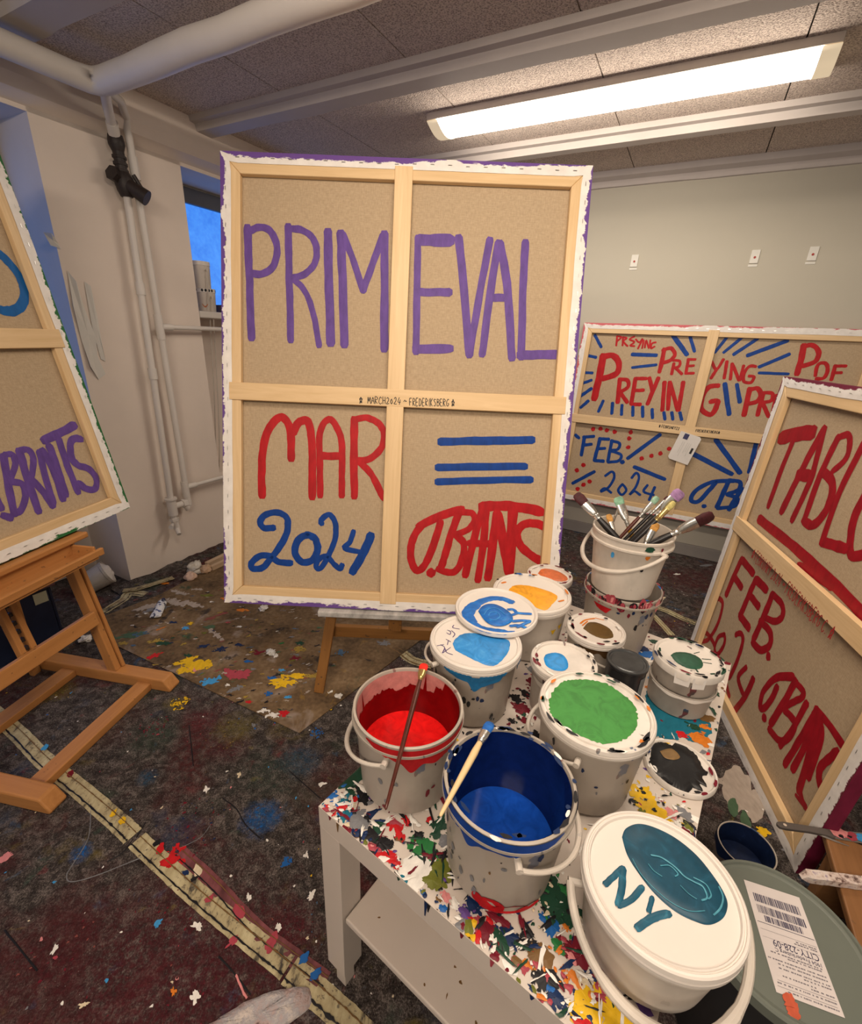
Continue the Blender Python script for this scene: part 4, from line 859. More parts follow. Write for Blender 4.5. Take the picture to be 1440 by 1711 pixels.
# ---------------------------------------------------------------- buckets
def m_bucket(name, c, spots, seed):
    t = NT(name)
    f = t.noise(9, 4, .6, t.map((1, 1, .6), (seed, 0, 0)))
    col = t.ramp(f, (.3, mul(c, .72)), (.52, c), (.66, mul(c, 1.0)), (.74, mul(c, 1.3)))
    k = t.ramp(t.noise(38, 2, .5, t.map((1, 1, .55), (seed * 2, 3, 1))), (.685, 0), (.70, 1))
    col = t.mix(t.math('MULTIPLY', k, spots), col, t.ramp(t.noise(16, 1, .5, t.map((1, 1, 1), (seed, 9, 2))), (.40, (.02, .015, .018)), (.47, (.16, .01, .02)), (.53, (.02, .02, .025)), (.60, (.01, .06, .16))))
    t.b.inputs['Subsurface Weight'].default_value = .0
    return t.fin(col, .42, .35)
m_bk = [m_bucket('bucket_plastic_%s' % 'abc'[i], [(.56, .50, .435), (.37, .322, .272), (.40, .35, .30)][i], s, i * 3.7) for i, s in enumerate((.15, .6, .9))]
m_lid = [m_bucket('lid_plastic_%s' % 'ab'[i], (.66, .605, .545), s, 11 + i * 3.7) for i, s in enumerate((.0, .75))]
m_lidclean = plain('lid_clean', (.66, .605, .55), .4, .03, 6)

def circle_at(px, py, z): return on_z(px, py, z)
def patch_cyl(b, R, pts, z0, mi=0):
    # paint run on the outside of a bucket: pts are (angle, dz) outline
    vs = [(R(z) * math.cos(a), R(z) * math.sin(a), z) for a, z in pts]; n = len(vs)
    b.add(vs, [tuple(range(n))], mi)
def bail(parent, M, R, z, a, tilt, m, side=1, r=.0045, name='handle'):
    # wire or plastic handle hinged at angles a and a+180 deg, hanging on 'side' by tilt below the horizontal
    # the bow follows the wall of the bucket round one side and sags by 'tilt' metres
    u = Vector((math.cos(a), math.sin(a), 0)); Rr = R + .006 + r; pts = []
    for i in range(33):
        t = math.pi * i / 32; bow = 1 + .045 * math.sin(t) ** 2; pts.append((Rr * bow * math.cos(a + side * t), Rr * bow * math.sin(a + side * t), z - tilt * math.sin(t)))
    b = MB(); b.tube(pts, [r * (1.0 if 8 < i < 24 else .8) for i in range(33)], 10)
    for s_ in (1, -1): b.tube([Vector((0, 0, z)) + u * (s_ * (R - .003)), Vector((0, 0, z)) + u * (s_ * (Rr + .003))], .0055, 10)
    return b.build(name, m, parent, M, smooth=True)
def bucket(label, c, z0, R, H, kind, lid=None, mat=0, taper=.88, group='paint buckets on the table', hollow=False, name='paint_bucket', rimw=.004, band=.022):
    """kind 'lid': closed with a snap lid; 'open': hollow. Returns (root, matrix, radius function)."""
    M = Matrix.Translation((c[0], c[1], z0 + .002)); root = thing(name, label, 'bucket', M, group)
    Rf = lambda z: R * (taper + (1 - taper) * z / H) - .003
    b = MB()
    top = H - (.006 if kind == 'lid' else 0)
    prof = [(0, 0), (Rf(0) - .006, 0), (Rf(0), .005), (Rf(H * .5), H * .5), (Rf(H - band - .008), H - band - .008), (Rf(H - band) + .003, H - band), (R + .0022, H - band + .001), (R + .0022, H - band + .006), (R - .0030, H - band + .0075), (R - .002, top - .008), (R, top - .006), (R, top - .001), (R - .0015, top)]
    if kind == 'open': prof += [(R - .0045, top), (R - .006, top - .004), (Rf(H * .5) - .003, H * .5), (Rf(0) - .005, .006), (0, .005)]
    b.lathe(prof, 72); b.build('body', m_bk[mat], root, M, smooth=True)
    if kind == 'lid':
        b = MB(); t = H
        b.lathe([(R - .001, t - .019), (R + .0025, t - .018), (R + .003, t - .0125), (R + .0012, t - .0115), (R + .0012, t - .0095), (R + .003, t - .0085), (R + .002, t - .002), (R, t), (R - .0025, t + .0004), (R - .0035, t - .0016), (R - .0048, t - .0016), (R - .0056, t + .0002), (R - .0075, t - .0004), (R - .009, t - .0045), (R - .013, t - .005), (0, t - .005)], 72)
        lo = b.build('lid', lid if lid is not None else m_lidclean, root, M, smooth=True)
        return root, M, Rf, lo
    return root, M, Rf, None
def patch(parent, M, zl, mat, poly, zoomargs, relief=.0014, name='paint_patch', jag=.0, world_z=None, label=None):
    # thick dab of paint on a level surface at local height zl, outline measured in the view
    P = zm(*zoomargs, *poly); Mi = M.inverted(); wz = (M @ Vector((0, 0, zl))).z
    Q = [Mi @ on_z(*p, wz) for p in P]; Q = [(q.x, q.y) for q in Q]; S = smooth_pts(Q + [Q[0]], 7)[:-1]
    cx_, cy_ = sum(q[0] for q in S) / len(S), sum(q[1] for q in S) / len(S); b = MB(); n = len(S); sd = rnd.random() * 30; out = []
    for i, (x, y) in enumerate(S):
        k = 1 + jag * pnoise(Vector((i * .9, sd, 0))) + jag * .6 * pnoise(Vector((i * 2.3, sd, 5))); out.append((cx_ + (x - cx_) * k, cy_ + (y - cy_) * k))
    vs = []
    for f_, h in ((1, .0003), (.965, relief), (.6, relief * .8), (.3, relief * .9)): vs += [(cx_ + (x - cx_) * f_, cy_ + (y - cy_) * f_, zl + h) for x, y in out]
    vs.append((cx_, cy_, zl + relief * .85)); fs = [(r * n + i, r * n + (i + 1) % n, (r + 1) * n + (i + 1) % n, (r + 1) * n + i) for r in range(3) for i in range(n)] + [(3 * n + i, 3 * n + (i + 1) % n, 4 * n) for i in range(n)]
    b.add(vs, fs); o = b.build(name, mat, parent, M, smooth=True, auto=180)
    if label: o['label'] = label
    return o
def lid_strokes(parent, M, zl, mat, strokes, zoomargs, name, relief=.0008):
    b = MB(); Mi = M.inverted(); wz = (M @ Vector((0, 0, zl))).z
    for pts, wd in strokes:
        P = zm(*zoomargs, *pts); Q = [Mi @ on_z(*p, wz) for p in P]
        m = P[len(P) // 2]; sc = ((on_z(m[0] + 2, m[1], wz) - on_z(*m, wz)).length + (on_z(m[0], m[1] + 2, wz) - on_z(*m, wz)).length) / 4
        ribbon(b, [(q.x, q.y) for q in Q], wd / zoomargs[2] * sc, zl + .0005 + rnd.random() * .0002, relief)
    return b.build(name, mat, parent, M, smooth=True)
def wet(name, c, swirl=None, rough=.42):
    if name in MATS: return MATS[name]
    t = NT(name)
    f = t.noise(26, 3, .55, None, 2.2); col = t.ramp(f, (.3, mul(c, .75)), (.55, c), (.75, swirl or mul(c, 1.25)))
    t.bump(f, .2, .001); MATS[name] = t.fin(col, rough, .35); return MATS[name]
def rim_spots(parent, M, R, z, n, cols, seed):
    b = MB(); r_ = random.Random(seed)
    for _ in range(n):
        a = r_.uniform(0, 6.28); d = R - r_.uniform(-.001, .012); l_ = r_.uniform(.004, .016)
        vs = []
        for i in range(9):
            t = 2 * math.pi * i / 9; aa = a + l_ / R * math.cos(t) * r_.uniform(.7, 1.2); dd = d + .0035 * math.sin(t) * r_.uniform(.6, 1.2); vs.append((dd * math.cos(aa), dd * math.sin(aa), z + .0016))
        b.add(vs, [tuple(range(9))], r_.randrange(len(cols)))
    return tag(b.build('paint_spots', [SPM[ix(c)] for c in cols], parent, M), kind='stuff')
def side_spots(parent, M, Rf, z0, z1, n, cols, seed, a0=-3.4, a1=.3, off=.0012, size=.006):
    # flecks and short runs on the outside of a bucket
    b = MB(); r_ = random.Random(seed)
    for _ in range(n):
        a = r_.uniform(a0, a1); z = r_.uniform(z0, z1); w_ = size * r_.uniform(.25, 1); h_ = w_ * r_.uniform(.6, 2.4); vs = []
        for i in range(9):
            t = 2 * math.pi * i / 9; zz_ = z + h_ * math.sin(t) * r_.uniform(.7, 1.2); aa = a + w_ / .1 * math.cos(t) * r_.uniform(.6, 1.2); R_ = Rf(zz_) + off; vs.append((R_ * math.cos(aa), R_ * math.sin(aa), zz_))
        b.add(vs, [tuple(range(9))], r_.randrange(len(cols)))
    return tag(b.build('paint_spots', [SPM[ix(c)] for c in cols], parent, M), kind='stuff')
def drips(parent, M, Rf, z1, a0, a1, lens, mat, name='paint_run', off=.004, wob=.25, R=None):
    # a curtain of dried paint hanging from height z1 between two angles, its lower edge following 'lens'
    n = max(24, len(lens) * 8); vs = []; L = len(lens) - 1
    for i in range(n + 1):
        a = a0 + (a1 - a0) * i / n; t = i / n * L; j = min(int(t), L - 1); f_ = t - j; f_ = f_ * f_ * (3 - 2 * f_); ln = lens[j] * (1 - f_) + lens[j + 1] * f_
        for kz in range(5):
            z = z1 - ln * kz / 4; rr_ = (R(z) if R else Rf(z)) + off; vs.append((rr_ * math.cos(a), rr_ * math.sin(a), z))
    b = MB(); b.add(vs, [(i * 5 + k, i * 5 + k + 1, i * 5 + k + 6, i * 5 + k + 5) for i in range(n) for k in range(4)])
    return b.build(name, mat, parent, M, smooth=True, auto=180)
def cen(u, v, k): return (u * k * .8, v * k * .8)
def ang(c, px, py, z): p = on_z(px, py, z); return math.atan2(p.y - c[1], p.x - c[0])

# red and blue open buckets
K = .778; HB = (1 - K) * .8; RBK = .1002
ZR, ZBL = (570, 1100, 6.336), (730, 1200, 4.888)
def open_bucket(label, c, colr, wetcol, level, film_top, mat, hang):
    root, M, Rf, _ = bucket(label, c, TZ, RBK, HB, 'open', mat=mat)
    Ri = lambda z: (Rf(HB * .5) - .003 if z > HB * .5 else 0) * 0 + ((Rf(0) - .005) + ((RBK - .006) - (Rf(0) - .005)) * (z - .006) / (HB - .010)) - .0012
    # the film of paint on the inner wall, with a ragged top
    n = 144; vs = []
    for i in range(n):
        a = 2 * math.pi * i / n; zt = film_top(a)
        for kz in range(6):
            z = level - .003 + (zt - level + .003) * kz / 5; vs.append((Ri(z) * math.cos(a), Ri(z) * math.sin(a), z))
    b = MB(); b.add(vs, [(i * 6 + k, i * 6 + k + 1, (i + 1) % n * 6 + k + 1, (i + 1) % n * 6 + k) for i in range(n) for k in range(5)])
    b.build('inner_paint_film', colr, root, M, smooth=True, auto=180)
    b = MB(); b.disk(Ri(level) + .0008, level, 72); o = b.build('liquid_paint', wetcol, root, M)
    return root, M, Rf
cR = cen(-.0194, 1.0528, K); cB = cen(.2399, .8203, K)
def film_red(a):
    a = (a + math.pi) % (2 * math.pi) - math.pi          # bare pinkish band left and behind, streaked with runs
    if a < -2.7 or a > .75:
        e = 1 if a > 1.0 or a < -2.9 else .5
        st = pnoise(Vector((a * 15, 1, 0))); return HB - .006 if st > .34 else HB - .006 - e * (.036 + .014 * pnoise(Vector((a * 3, 4, 0))) - .02 * max(0, st))
    return HB - .006
rb, MR, RfR = open_bucket('open bucket of bright red paint at the left edge of the table', cR, paint('red_film', (.17, .002, .003), .3), wet('red_liquid', (.72, .010, .010), (.78, .015, .012), .15), .078, film_red, 1, 1)
b = MB(); b.lathe([((RfR(0) - .005) + ((RBK - .006) - (RfR(0) - .005)) * (z - .006) / (HB - .010) - .0006, z) for z in (.09, .13, HB - .005)], 72); o = b.build('paint_tint', paint('pink_tint', (.50, .20, .18)), rb, MR, smooth=True, auto=180)
side_spots(rb, MR, RfR, .01, HB - .03, 26, ['maroon', 'black', 'grey', 'maroon'], 2)
drips(rb, MR, RfR, HB - .004, -2.3, -.2, [.004, .012, .022, .030, .052, .034, .040, .032, .028, .018, .008], m_red, 'paint_run', .0045, R=lambda z: RfR(z) if z < HB - .026 else RBK - .0032)
pR = ang(cR, 645, 1272, TZ + HB - .035); bail(rb, MR, RBK - .002, HB - .036, pR, .050, m_bk[0], -1, .0045)
rb2, MBk, RfB = open_bucket('open bucket of deep blue paint, nearest open one on the table', cB, paint('blue_film', (.004, .013, .088), .16), wet('blue_liquid', (.006, .055, .34), (.008, .065, .38), .15), .054, lambda a: HB - .0045, 1, 1)
drips(rb2, MBk, RfB, HB - .001, -3.3, -.9, [.010, .016, .020, .030, .024, .044, .030, .026, .028, .020, .022, .012, .004], m_blue, 'paint_run', .0045, R=lambda z: RfB(z) if z < HB - .026 else RBK - .0030)
drips(rb2, MBk, RfB, HB - .004, -.6, .5, [.004, .014, .022, .016, .004], m_blue, 'paint_run', .0045, R=lambda z: RfB(z) if z < HB - .026 else RBK - .0030)
rim_spots(rb2, MBk, RBK, HB, 34, ['white', 'black', 'navy', 'navy', 'navy', 'black'], 3)
side_spots(rb2, MBk, RfB, .02, HB - .03, 26, ['black', 'navy', 'grey', 'brown'], 6)
b = MB()
for a0_, zc, ra, rz in ((-1.85, .014, .24, .017), (-1.5, .007, .34, .012), (-1.15, .005, .25, .009), (-2.1, .020, .10, .012)):
    vs = []
    for i in range(18):
        t = 2 * math.pi * i / 18; z = max(.0015, zc + rz * math.sin(t) * (1 + .5 * pnoise(Vector((i, a0_, 1))))); aa = a0_ + ra * math.cos(t); vs.append(((RfB(z) + .0012) * math.cos(aa), (RfB(z) + .0012) * math.sin(aa), z))
    b.add(vs, [tuple(range(18))])
o = b.build('paint_smear', m_red, rb2, MBk); o['label'] = 'red smear round the foot of the bucket'
pB = ang(cB, 865, 1441, TZ + HB - .037); bail(rb2, MBk, RBK - .002, HB - .038, pB, .034, m_bk[0], 1, .0046)

# closed 5-litre buckets
ZL7, ZL8 = (700, 920, 5.52), (940, 830, 4.386)
cG = cen(.5382, 1.0727, K)
gb, MG, RfG, lo = bucket('lidded bucket with a big round field of grass green paint', cG, TZ, RBK, HB, 'lid', m_lid[1], 1)
patch(lo, MG, HB - .005, wet('grass_green', (.050, .235, .045), (.055, .25, .05), .6), [(235, 400), (290, 270), (400, 180), (540, 160), (700, 170), (850, 210), (1000, 310), (1130, 420), (1170, 540), (1165, 650), (1100, 750), (980, 815), (800, 840), (600, 775), (430, 690), (300, 590), (240, 490)], (880, 1110, 6.336), .001, jag=.045)
rim_spots(lo, MG, RBK, HB, 24, ['black', 'black', 'dgreen', 'white', 'orange'], 5)
pG = ang(cG, 968, 1264, TZ + HB - .036); bail(gb, MG, RBK, HB - .040, pG, .042, m_bk[0], -1, .0042)
side_spots(gb, MG, RfG, .02, HB - .03, 18, ['black', 'orange', 'navy', 'grey'], 9)
drips(gb, MG, RfG, HB - .02, -.75, -.15, [.002, .02, .032, .024, .014, .004], m_blue, 'paint_run', .0045, R=lambda z: RfG(z) if z < HB - .026 else RBK - .002)
cT = cen(.2071, 1.3765, .782)
tk, MTk, RfT, lo = bucket('lidded bucket with turquoise blue paint dab, half under the loose lid', cT, TZ, RBK, HB - .003, 'lid', m_lidclean, 1)
HT = HB - .003
patch(lo, MTk, HT - .005, wet('turquoise', (.03, .24, .60), (.07, .33, .68)), [(310, 860), (350, 800), (430, 765), (560, 770), (700, 800), (820, 825), (838, 890), (800, 970), (720, 1050), (640, 1062), (540, 1025), (430, 970), (340, 920)], ZL7, .0022, jag=.02)
side_spots(tk, MTk, RfT, .01, .13, 24, ['black', 'navy', 'grey', 'black'], 12)
m_violet = plain('violet_marker', (.06, .03, .14), .6)
lid_strokes(lo, MTk, HT - .005, m_violet, [(s_, 6) for s_ in ([(320, 690), (312, 712), (372, 725)], [(262, 735), (290, 748), (285, 775), (255, 760)], [(300, 740), (330, 770), (312, 800)], [(250, 820), (290, 842)], [(270, 830), (262, 870)], [(228, 868), (165, 880)], [(200, 870), (235, 895), (215, 945)], [(290, 895), (205, 955)], [(230, 925), (240, 905), (255, 940), (310, 962)])], ZL7, 'pen_inscription', .0002)
drips(tk, MTk, RfT, HT - .017, -2.35, -.95, [.004, .013, .018, .020, .044, .030, .024, .022, .004], paint('turquoise_run', (.012, .14, .33)), 'paint_run', .0045, R=lambda z: RfT(z) if z < HT - .026 else RBK - .002)
drips(tk, MTk, RfT, HT - .017, -.55, .2, [.004, .03, .045, .03, .006], paint('turquoise_run', (.012, .14, .33)), 'paint_run', .0045, R=lambda z: RfT(z) if z < HT - .026 else RBK - .002)
bail(tk, MTk, RBK, HT - .03, ang(cT, 735, 1108, TZ + HT - .03), .028, m_bk[0], -1, .0038)
cY = (.304, 1.098); HY = .168
yb, MY, RfY, lo = bucket('lidded bucket with a broad field of egg yellow paint', cY, TZ, .1025, HY, 'lid', m_lidclean, 0)
patch(lo, MY, HY - .005, wet('egg_yellow', (.80, .34, .008), (.82, .38, .012)), [(820, 375), (870, 325), (980, 320), (1120, 350), (1250, 400), (1275, 440), (1225, 500), (1170, 550), (1090, 530), (1000, 470), (900, 400)], ZL7, .001, jag=.03)
lid_strokes(lo, MY, HY - .005, SPM[ix('orange')], [([(765, 300), (795, 292)], 16), ([(1290, 470), (1330, 460)], 14)], ZL7, 'paint_spots')
rim_spots(lo, MY, .1025, HY, 10, ['blue', 'sky', 'orange', 'black'], 8)
for a_, l_ in ((-1.05, .02), (-.8, .012)):
    drips(yb, MY, RfY, HY - .045 - l_, a_ - .09, a_ + .09, [.002, .014, .002], SPM[ix('yellow')], 'paint_drop', .0015)
# loose lid lying across two buckets
HC = .1905; cC = (.1885, .9695)
MC = Matrix.Translation((cC[0], cC[1], TZ + HC)) @ Matrix.Rotation(.02, 4, 'X')
lid_t = thing('bucket_lid', 'loose white lid painted with blue arc and disc, lying across two buckets', 'lid', MC)
b = MB(); b.lathe([(0, -.008), (.088, -.008), (.093, -.0125), (.0985, -.0125), (.1005, -.010), (.1005, -.003), (.099, 0), (.096, .0006), (.093, -.001), (.091, -.0045), (.087, -.005), (0, -.005)], 80); b.build('lid_disc', m_lidclean, lid_t, MC, smooth=True)
MCf = Matrix.Translation((cC[0], cC[1], TZ + HC))
m_cy = wet('cyan_blue', (.012, .14, .50), (.03, .26, .62))
patch(lid_t, MCf, -.0045, m_cy, [(545, 560), (575, 520), (630, 498), (700, 500), (780, 535), (850, 590), (865, 640), (820, 680), (750, 698), (680, 690), (610, 650)], ZL7, .003, 'painted_disc')
lid_strokes(lid_t, MCf, -.0045, m_cy, [([(850, 475), (780, 448), (690, 440), (600, 460), (520, 500), (462, 550), (450, 605), (485, 665), (565, 715), (680, 744), (790, 756)], 58), ([(520, 500), (465, 550), (452, 600), (485, 660)], 82), ([(780, 756), (870, 752)], 26)], ZL7, 'painted_arc', .0014)
lid_strokes(lid_t, MCf, -.0018, wet('cyan_swirl', (.03, .22, .58), (.06, .32, .70)), [([(640, 600), (660, 570), (720, 570), (745, 610), (700, 640), (650, 630)], 9), ([(600, 590), (640, 540), (720, 535), (790, 590)], 8)], ZL7, 'paint_swirl', .0004)
lid_strokes(lid_t, MCf, -.0045, m_cy, [([(825, 545), (870, 545), (910, 575), (1025, 585)], 26), ([(905, 578), (850, 597)], 22), ([(868, 652), (945, 645), (1020, 650)], 25), ([(1020, 655), (940, 690), (905, 705)], 24), ([(845, 695), (920, 690), (985, 712)], 26)], ZL7, 'painted_letters', .0012)

# the shallow big-lettered tub at the front
cN = cen(.5113, .5981, .842); HN = .1264
nb, MN, RfN, lo = bucket('shallow white tub lettered NY beside a petrol blue oval, overhanging the table corner', cN, TZ, .1006, HN, 'lid', m_lidclean, 0, .86, name='paint_tub')
ZN = (950, 1340, 4.5)
patch(lo, MN, HN - .005, wet('petrol_blue', (.006, .055, .095), (.012, .085, .14)), [(400, 265), (430, 200), (520, 165), (640, 190), (800, 270), (960, 400), (1090, 560), (1170, 690), (1195, 780), (1160, 875), (1060, 925), (950, 900), (800, 825), (650, 695), (530, 545), (440, 400)], ZN, .002)
m_petrol = wet('petrol_strokes', (.010, .085, .14), (.03, .17, .25))
m_swirl = wet('petrol_swirl', (.06, .25, .33), (.10, .33, .41))
lid_strokes(lo, MN, HN - .0028, m_swirl, [([(620, 400), (700, 420), (800, 490), (870, 560), (940, 600), (1010, 640), (1040, 720), (1000, 740)], 12), ([(690, 480), (760, 480), (820, 540), (800, 560)], 9), ([(940, 570), (1030, 620), (1070, 700), (1050, 730)], 10), ([(840, 630), (900, 690), (960, 730)], 6), ([(480, 430), (540, 540), (640, 650), (760, 750), (900, 820), (1020, 820)], 7), ([(600, 470), (640, 520), (700, 560)], 6), ([(1130, 640), (1160, 720), (1140, 800), (1090, 850)], 12)], ZN, 'paint_swirl', .0004)
lid_strokes(lo, MN, HN - .005, m_petrol, [([(275, 620), (340, 560), (400, 500)], 44), ([(408, 505), (398, 650), (372, 775)], 52), ([(375, 780), (470, 735), (550, 645)], 46), ([(627, 725), (612, 780), (600, 825)], 36), ([(750, 842), (680, 855), (600, 890), (515, 950)], 56)], ZN, 'painted_letters', .0012)
bail(nb, MN, .1006, HN - .038, ang(cN, 968, 1470, TZ + HN - .03), .050, m_bk[0], 1, .0075)
# small lidded pots
def small(label, c, R, H, lidm, poly, zoomargs, mat, m, extra=(), cols=('black', 'white', 'maroon'), hole=None, taper=.9):
    root, M, Rf, lo = bucket(label, c, TZ, R, H, 'lid', lidm, m, taper, band=.018)
    patch(lo, M, H - .005, mat, poly, zoomargs, .0012, jag=.03)
    rim_spots(lo, M, R, H, 16, list(cols), len(label))
    return root, M, Rf, lo
cO = (.400, 1.272)
ob, MO, RfO, lo = small('small pot with orange paint on its lid, farthest back on the table', cO, .0665, .132, m_lidclean, [(1095, 210), (1130, 172), (1200, 170), (1290, 195), (1360, 240), (1365, 275), (1300, 285), (1210, 265), (1130, 235)], ZL7, wet('orange_wet', (.62, .14, .035)), 1)
cS = (.331, .853)
sb, MS, RfS, lo = small('small pot with a round sky blue dab on its lid', cS, .0705, .136, m_lid[1], [(1150, 1000), (1170, 960), (1250, 942), (1330, 965), (1372, 1030), (1370, 1085), (1320, 1112), (1240, 1102), (1172, 1060)], ZL7, wet('sky_blue', (.015, .25, .64), (.03, .30, .70)), 2)
drips(sb, MS, RfS, .10, -3.0, -1.5, [.004, .012, .02, .012, .008], m_bk[0], 'paint_run', .0015)
cW = (.452, .995)
wb, MW_, RfW, lo = small('small pot with a brown oval on its lid, beside the black tin', cW, .0695, .129, m_lidclean, [(150, 965), (190, 922), (260, 925), (340, 965), (370, 1012), (358, 1036), (290, 1040), (210, 1010)], ZL8, wet('umber', (.115, .065, .018), (.12, .07, .02)), 1)
lid_strokes(lo, MW_, .124, SPM[ix('orange')], [([(130, 930), (165, 905), (230, 893)], 10), ([(145, 945), (180, 915)], 8), ([(240, 890), (300, 905)], 5)], ZL8, 'brushed_smear')
drips(wb, MW_, RfW, .116, -2.6, -.9, [.004, .018, .026, .016, .03, .014, .004], paint('umber_run', (.07, .035, .012)), 'paint_run', .0035)
bail(wb, MW_, .0695, .098, ang(cW, 985, 1075, TZ + .10), .04, m_bk[0], 1, .0035)
cD = (.6365, .894); HD = .130
M = Matrix.Translation((cD[0], cD[1], TZ)); db = thing('paint_bucket', 'pot with dark green dab on its lid, stacked on a matching tub', 'bucket', Matrix.Translation((cD[0], cD[1], TZ + .066)), 'paint buckets on the table')
low = thing('paint_bucket', 'squat grey-white tub carrying the pot with the dark green dab', 'bucket', M, 'paint buckets on the table')
b = MB(); b.lathe([(0, 0), (.061, 0), (.065, .004), (.0705, .060), (.073, .064), (.073, .068), (.0705, .068), (.0705, .064), (.064, .062), (0, .062)], 64); b.build('body', m_bk[2], low, M, smooth=True)
drips(low, M, lambda z: .073, .0665, -3.1, -.3, [.004, .006, .009, .006, .010, .006, .008, .005, .006], m_lidclean, 'paint_rim', .0004)
MD = Matrix.Translation((cD[0], cD[1], TZ + .0685)); HD = .0615
b = MB(); b.lathe([(0, 0), (.0665, 0), (.068, .003), (.0700, HD - .022), (.0735, HD - .020), (.0735, HD - .004)], 64); b.build('body', m_bk[2], db, MD, smooth=True)
b = MB(); b.lathe([(.0735, HD - .018), (.0755, HD - .017), (.0755, HD - .003), (.074, HD), (.070, HD), (.067, HD - .004), (0, HD - .004)], 64); lo = b.build('lid', m_lid[1], db, MD, smooth=True)
patch(lo, MD, HD - .004, wet('bottle_green', (.022, .085, .05), (.03, .11, .065)), [(790, 1162), (830, 1140), (920, 1145), (1000, 1180), (1028, 1225), (1010, 1260), (930, 1262), (840, 1220)], ZL8, .0012, jag=.03)
rim_spots(lo, MD, .0745, HD, 30, ['black', 'black', 'maroon', 'navy', 'dgreen'], 21)
lid_strokes(lo, MD, HD - .004, SPM[ix('dgreen')], [([(1020, 1190), (1085, 1195)], 4), ([(1030, 1215), (1090, 1225)], 4), ([(960, 1150), (1000, 1140)], 4), ([(975, 1265), (990, 1285)], 10), ([(1085, 1300), (1110, 1298)], 10)], ZL8, 'paint_spots')
b = MB()
for a_, w_, z_ in ((-2.2, .22, .046), (-1.75, .18, .044)):
    b.add([(.0762 * math.cos(a_ + s * w_), .0762 * math.sin(a_ + s * w_), HD - .004 - t * .026) for s, t in ((-1, 0), (1, 0), (1.0, 1), (-.8, 1.1))], [(0, 3, 2, 1)])
b.build('tape_label', plain('card_white', (.66, .62, .58), .6), db, MD)
# black tin
cK = (.484, .872); MK = Matrix.Translation((cK[0], cK[1], TZ)); kt = thing('paint_tin', 'black metal paint tin with a grey lid between the pots', 'tin', MK)
b = MB(); b.lathe([(0, 0), (.043, 0), (.0445, .002), (.043, .004), (.043, .118), (.0455, .121), (.0455, .126), (.043, .128)], 64); b.build('body', plain('tin_black', (.014, .014, .016), .3, .1), kt, MK, smooth=True)
b = MB(); b.lathe([(.0455, .1255), (.0452, .1285), (.041, .1288), (.0395, .1255), (.036, .1250), (.034, .1265), (0, .1268)], 64); b.build('lid', plain('tin_lid', (.085, .088, .09), .32, .35, 20, 0, .5, .5), kt, MK, smooth=True)
b = MB(); n = 12; vs = []
for i in range(n + 1):
    a_ = -1.15 + 1.5 * i / n; vs += [(.0437 * math.cos(a_), .0437 * math.sin(a_), .010), (.0437 * math.cos(a_), .0437 * math.sin(a_), .108)]
b.add(vs, [(2 * i, 2 * i + 2, 2 * i + 3, 2 * i + 1) for i in range(n)]); b.build('label_panel', plain('tin_label_grey', (.16, .16, .16), .4, .25, 60), kt, MK)
# stacked buckets holding brushes
cU = (.566, 1.135); HU = .181
ub, MU, RfU = bucket('tall white bucket smeared red at the rim, under the brush bucket', cU, TZ, .1003, HU, 'open', mat=1, taper=.86)[:3]
m_smear = paint('red_smear', (.36, .05, .07), .4, .4, 50)
side_spots(ub, MU, lambda z: .1003, HU - .019, HU - .003, 70, ['rose', 'rose', 'maroon', 'pink', 'rose', 'black'], 33, off=.0006, size=.011)
side_spots(ub, MU, RfU, .03, HU - .03, 14, ['black', 'navy', 'maroon'], 34)
drips(ub, MU, RfU, HU - .034, -2.75, -2.2, [.003, .012, .016, .018, .003], m_red, 'paint_smear', .0012)
rim_spots(ub, MU, .1003, HU, 10, ['maroon', 'blue', 'rose', 'black'], 31)
ZBB = TZ + .182; HBB = .174; cBB = (.5497, 1.1187); RBB = .1005
bb, MBB, RfBB = bucket('clean white bucket full of paintbrushes on top of the red-smeared one', cBB, ZBB, RBB, HBB, 'open', mat=0, taper=.80, band=.03)[:3]
b = MB(); 
for a_, z_, w_, h_, c in ((-1.55, HBB - .014, .13, .007, 'dgreen'), (-1.22, HBB - .016, .04, .005, 'maroon'), (-1.52, .135, .06, .007, 'orange'), (-2.4, .125, .05, .008, 'sky'), (-1.57, .098, .05, .005, 'black')):
    rr_ = (RBB + .0008) if z_ > HBB - .028 else RfBB(z_) + .0012
    b.add([(rr_ * math.cos(a_ + w_ * math.cos(t) * rnd.uniform(.7, 1.2)), rr_ * math.sin(a_ + w_ * math.cos(t) * rnd.uniform(.7, 1.2)), z_ + h_ * math.sin(t)) for t in [2 * math.pi * i / 12 for i in range(12)]], [tuple(range(12))], ix(c))
tag(b.build('paint_spots', SPM, bb, MBB), kind='stuff')
pBB = ang(cBB, 1102, 923, ZBB + HBB - .024); bail(bb, MBB, RBB, HBB - .028, pBB, .062, m_bk[0], -1, .0058)
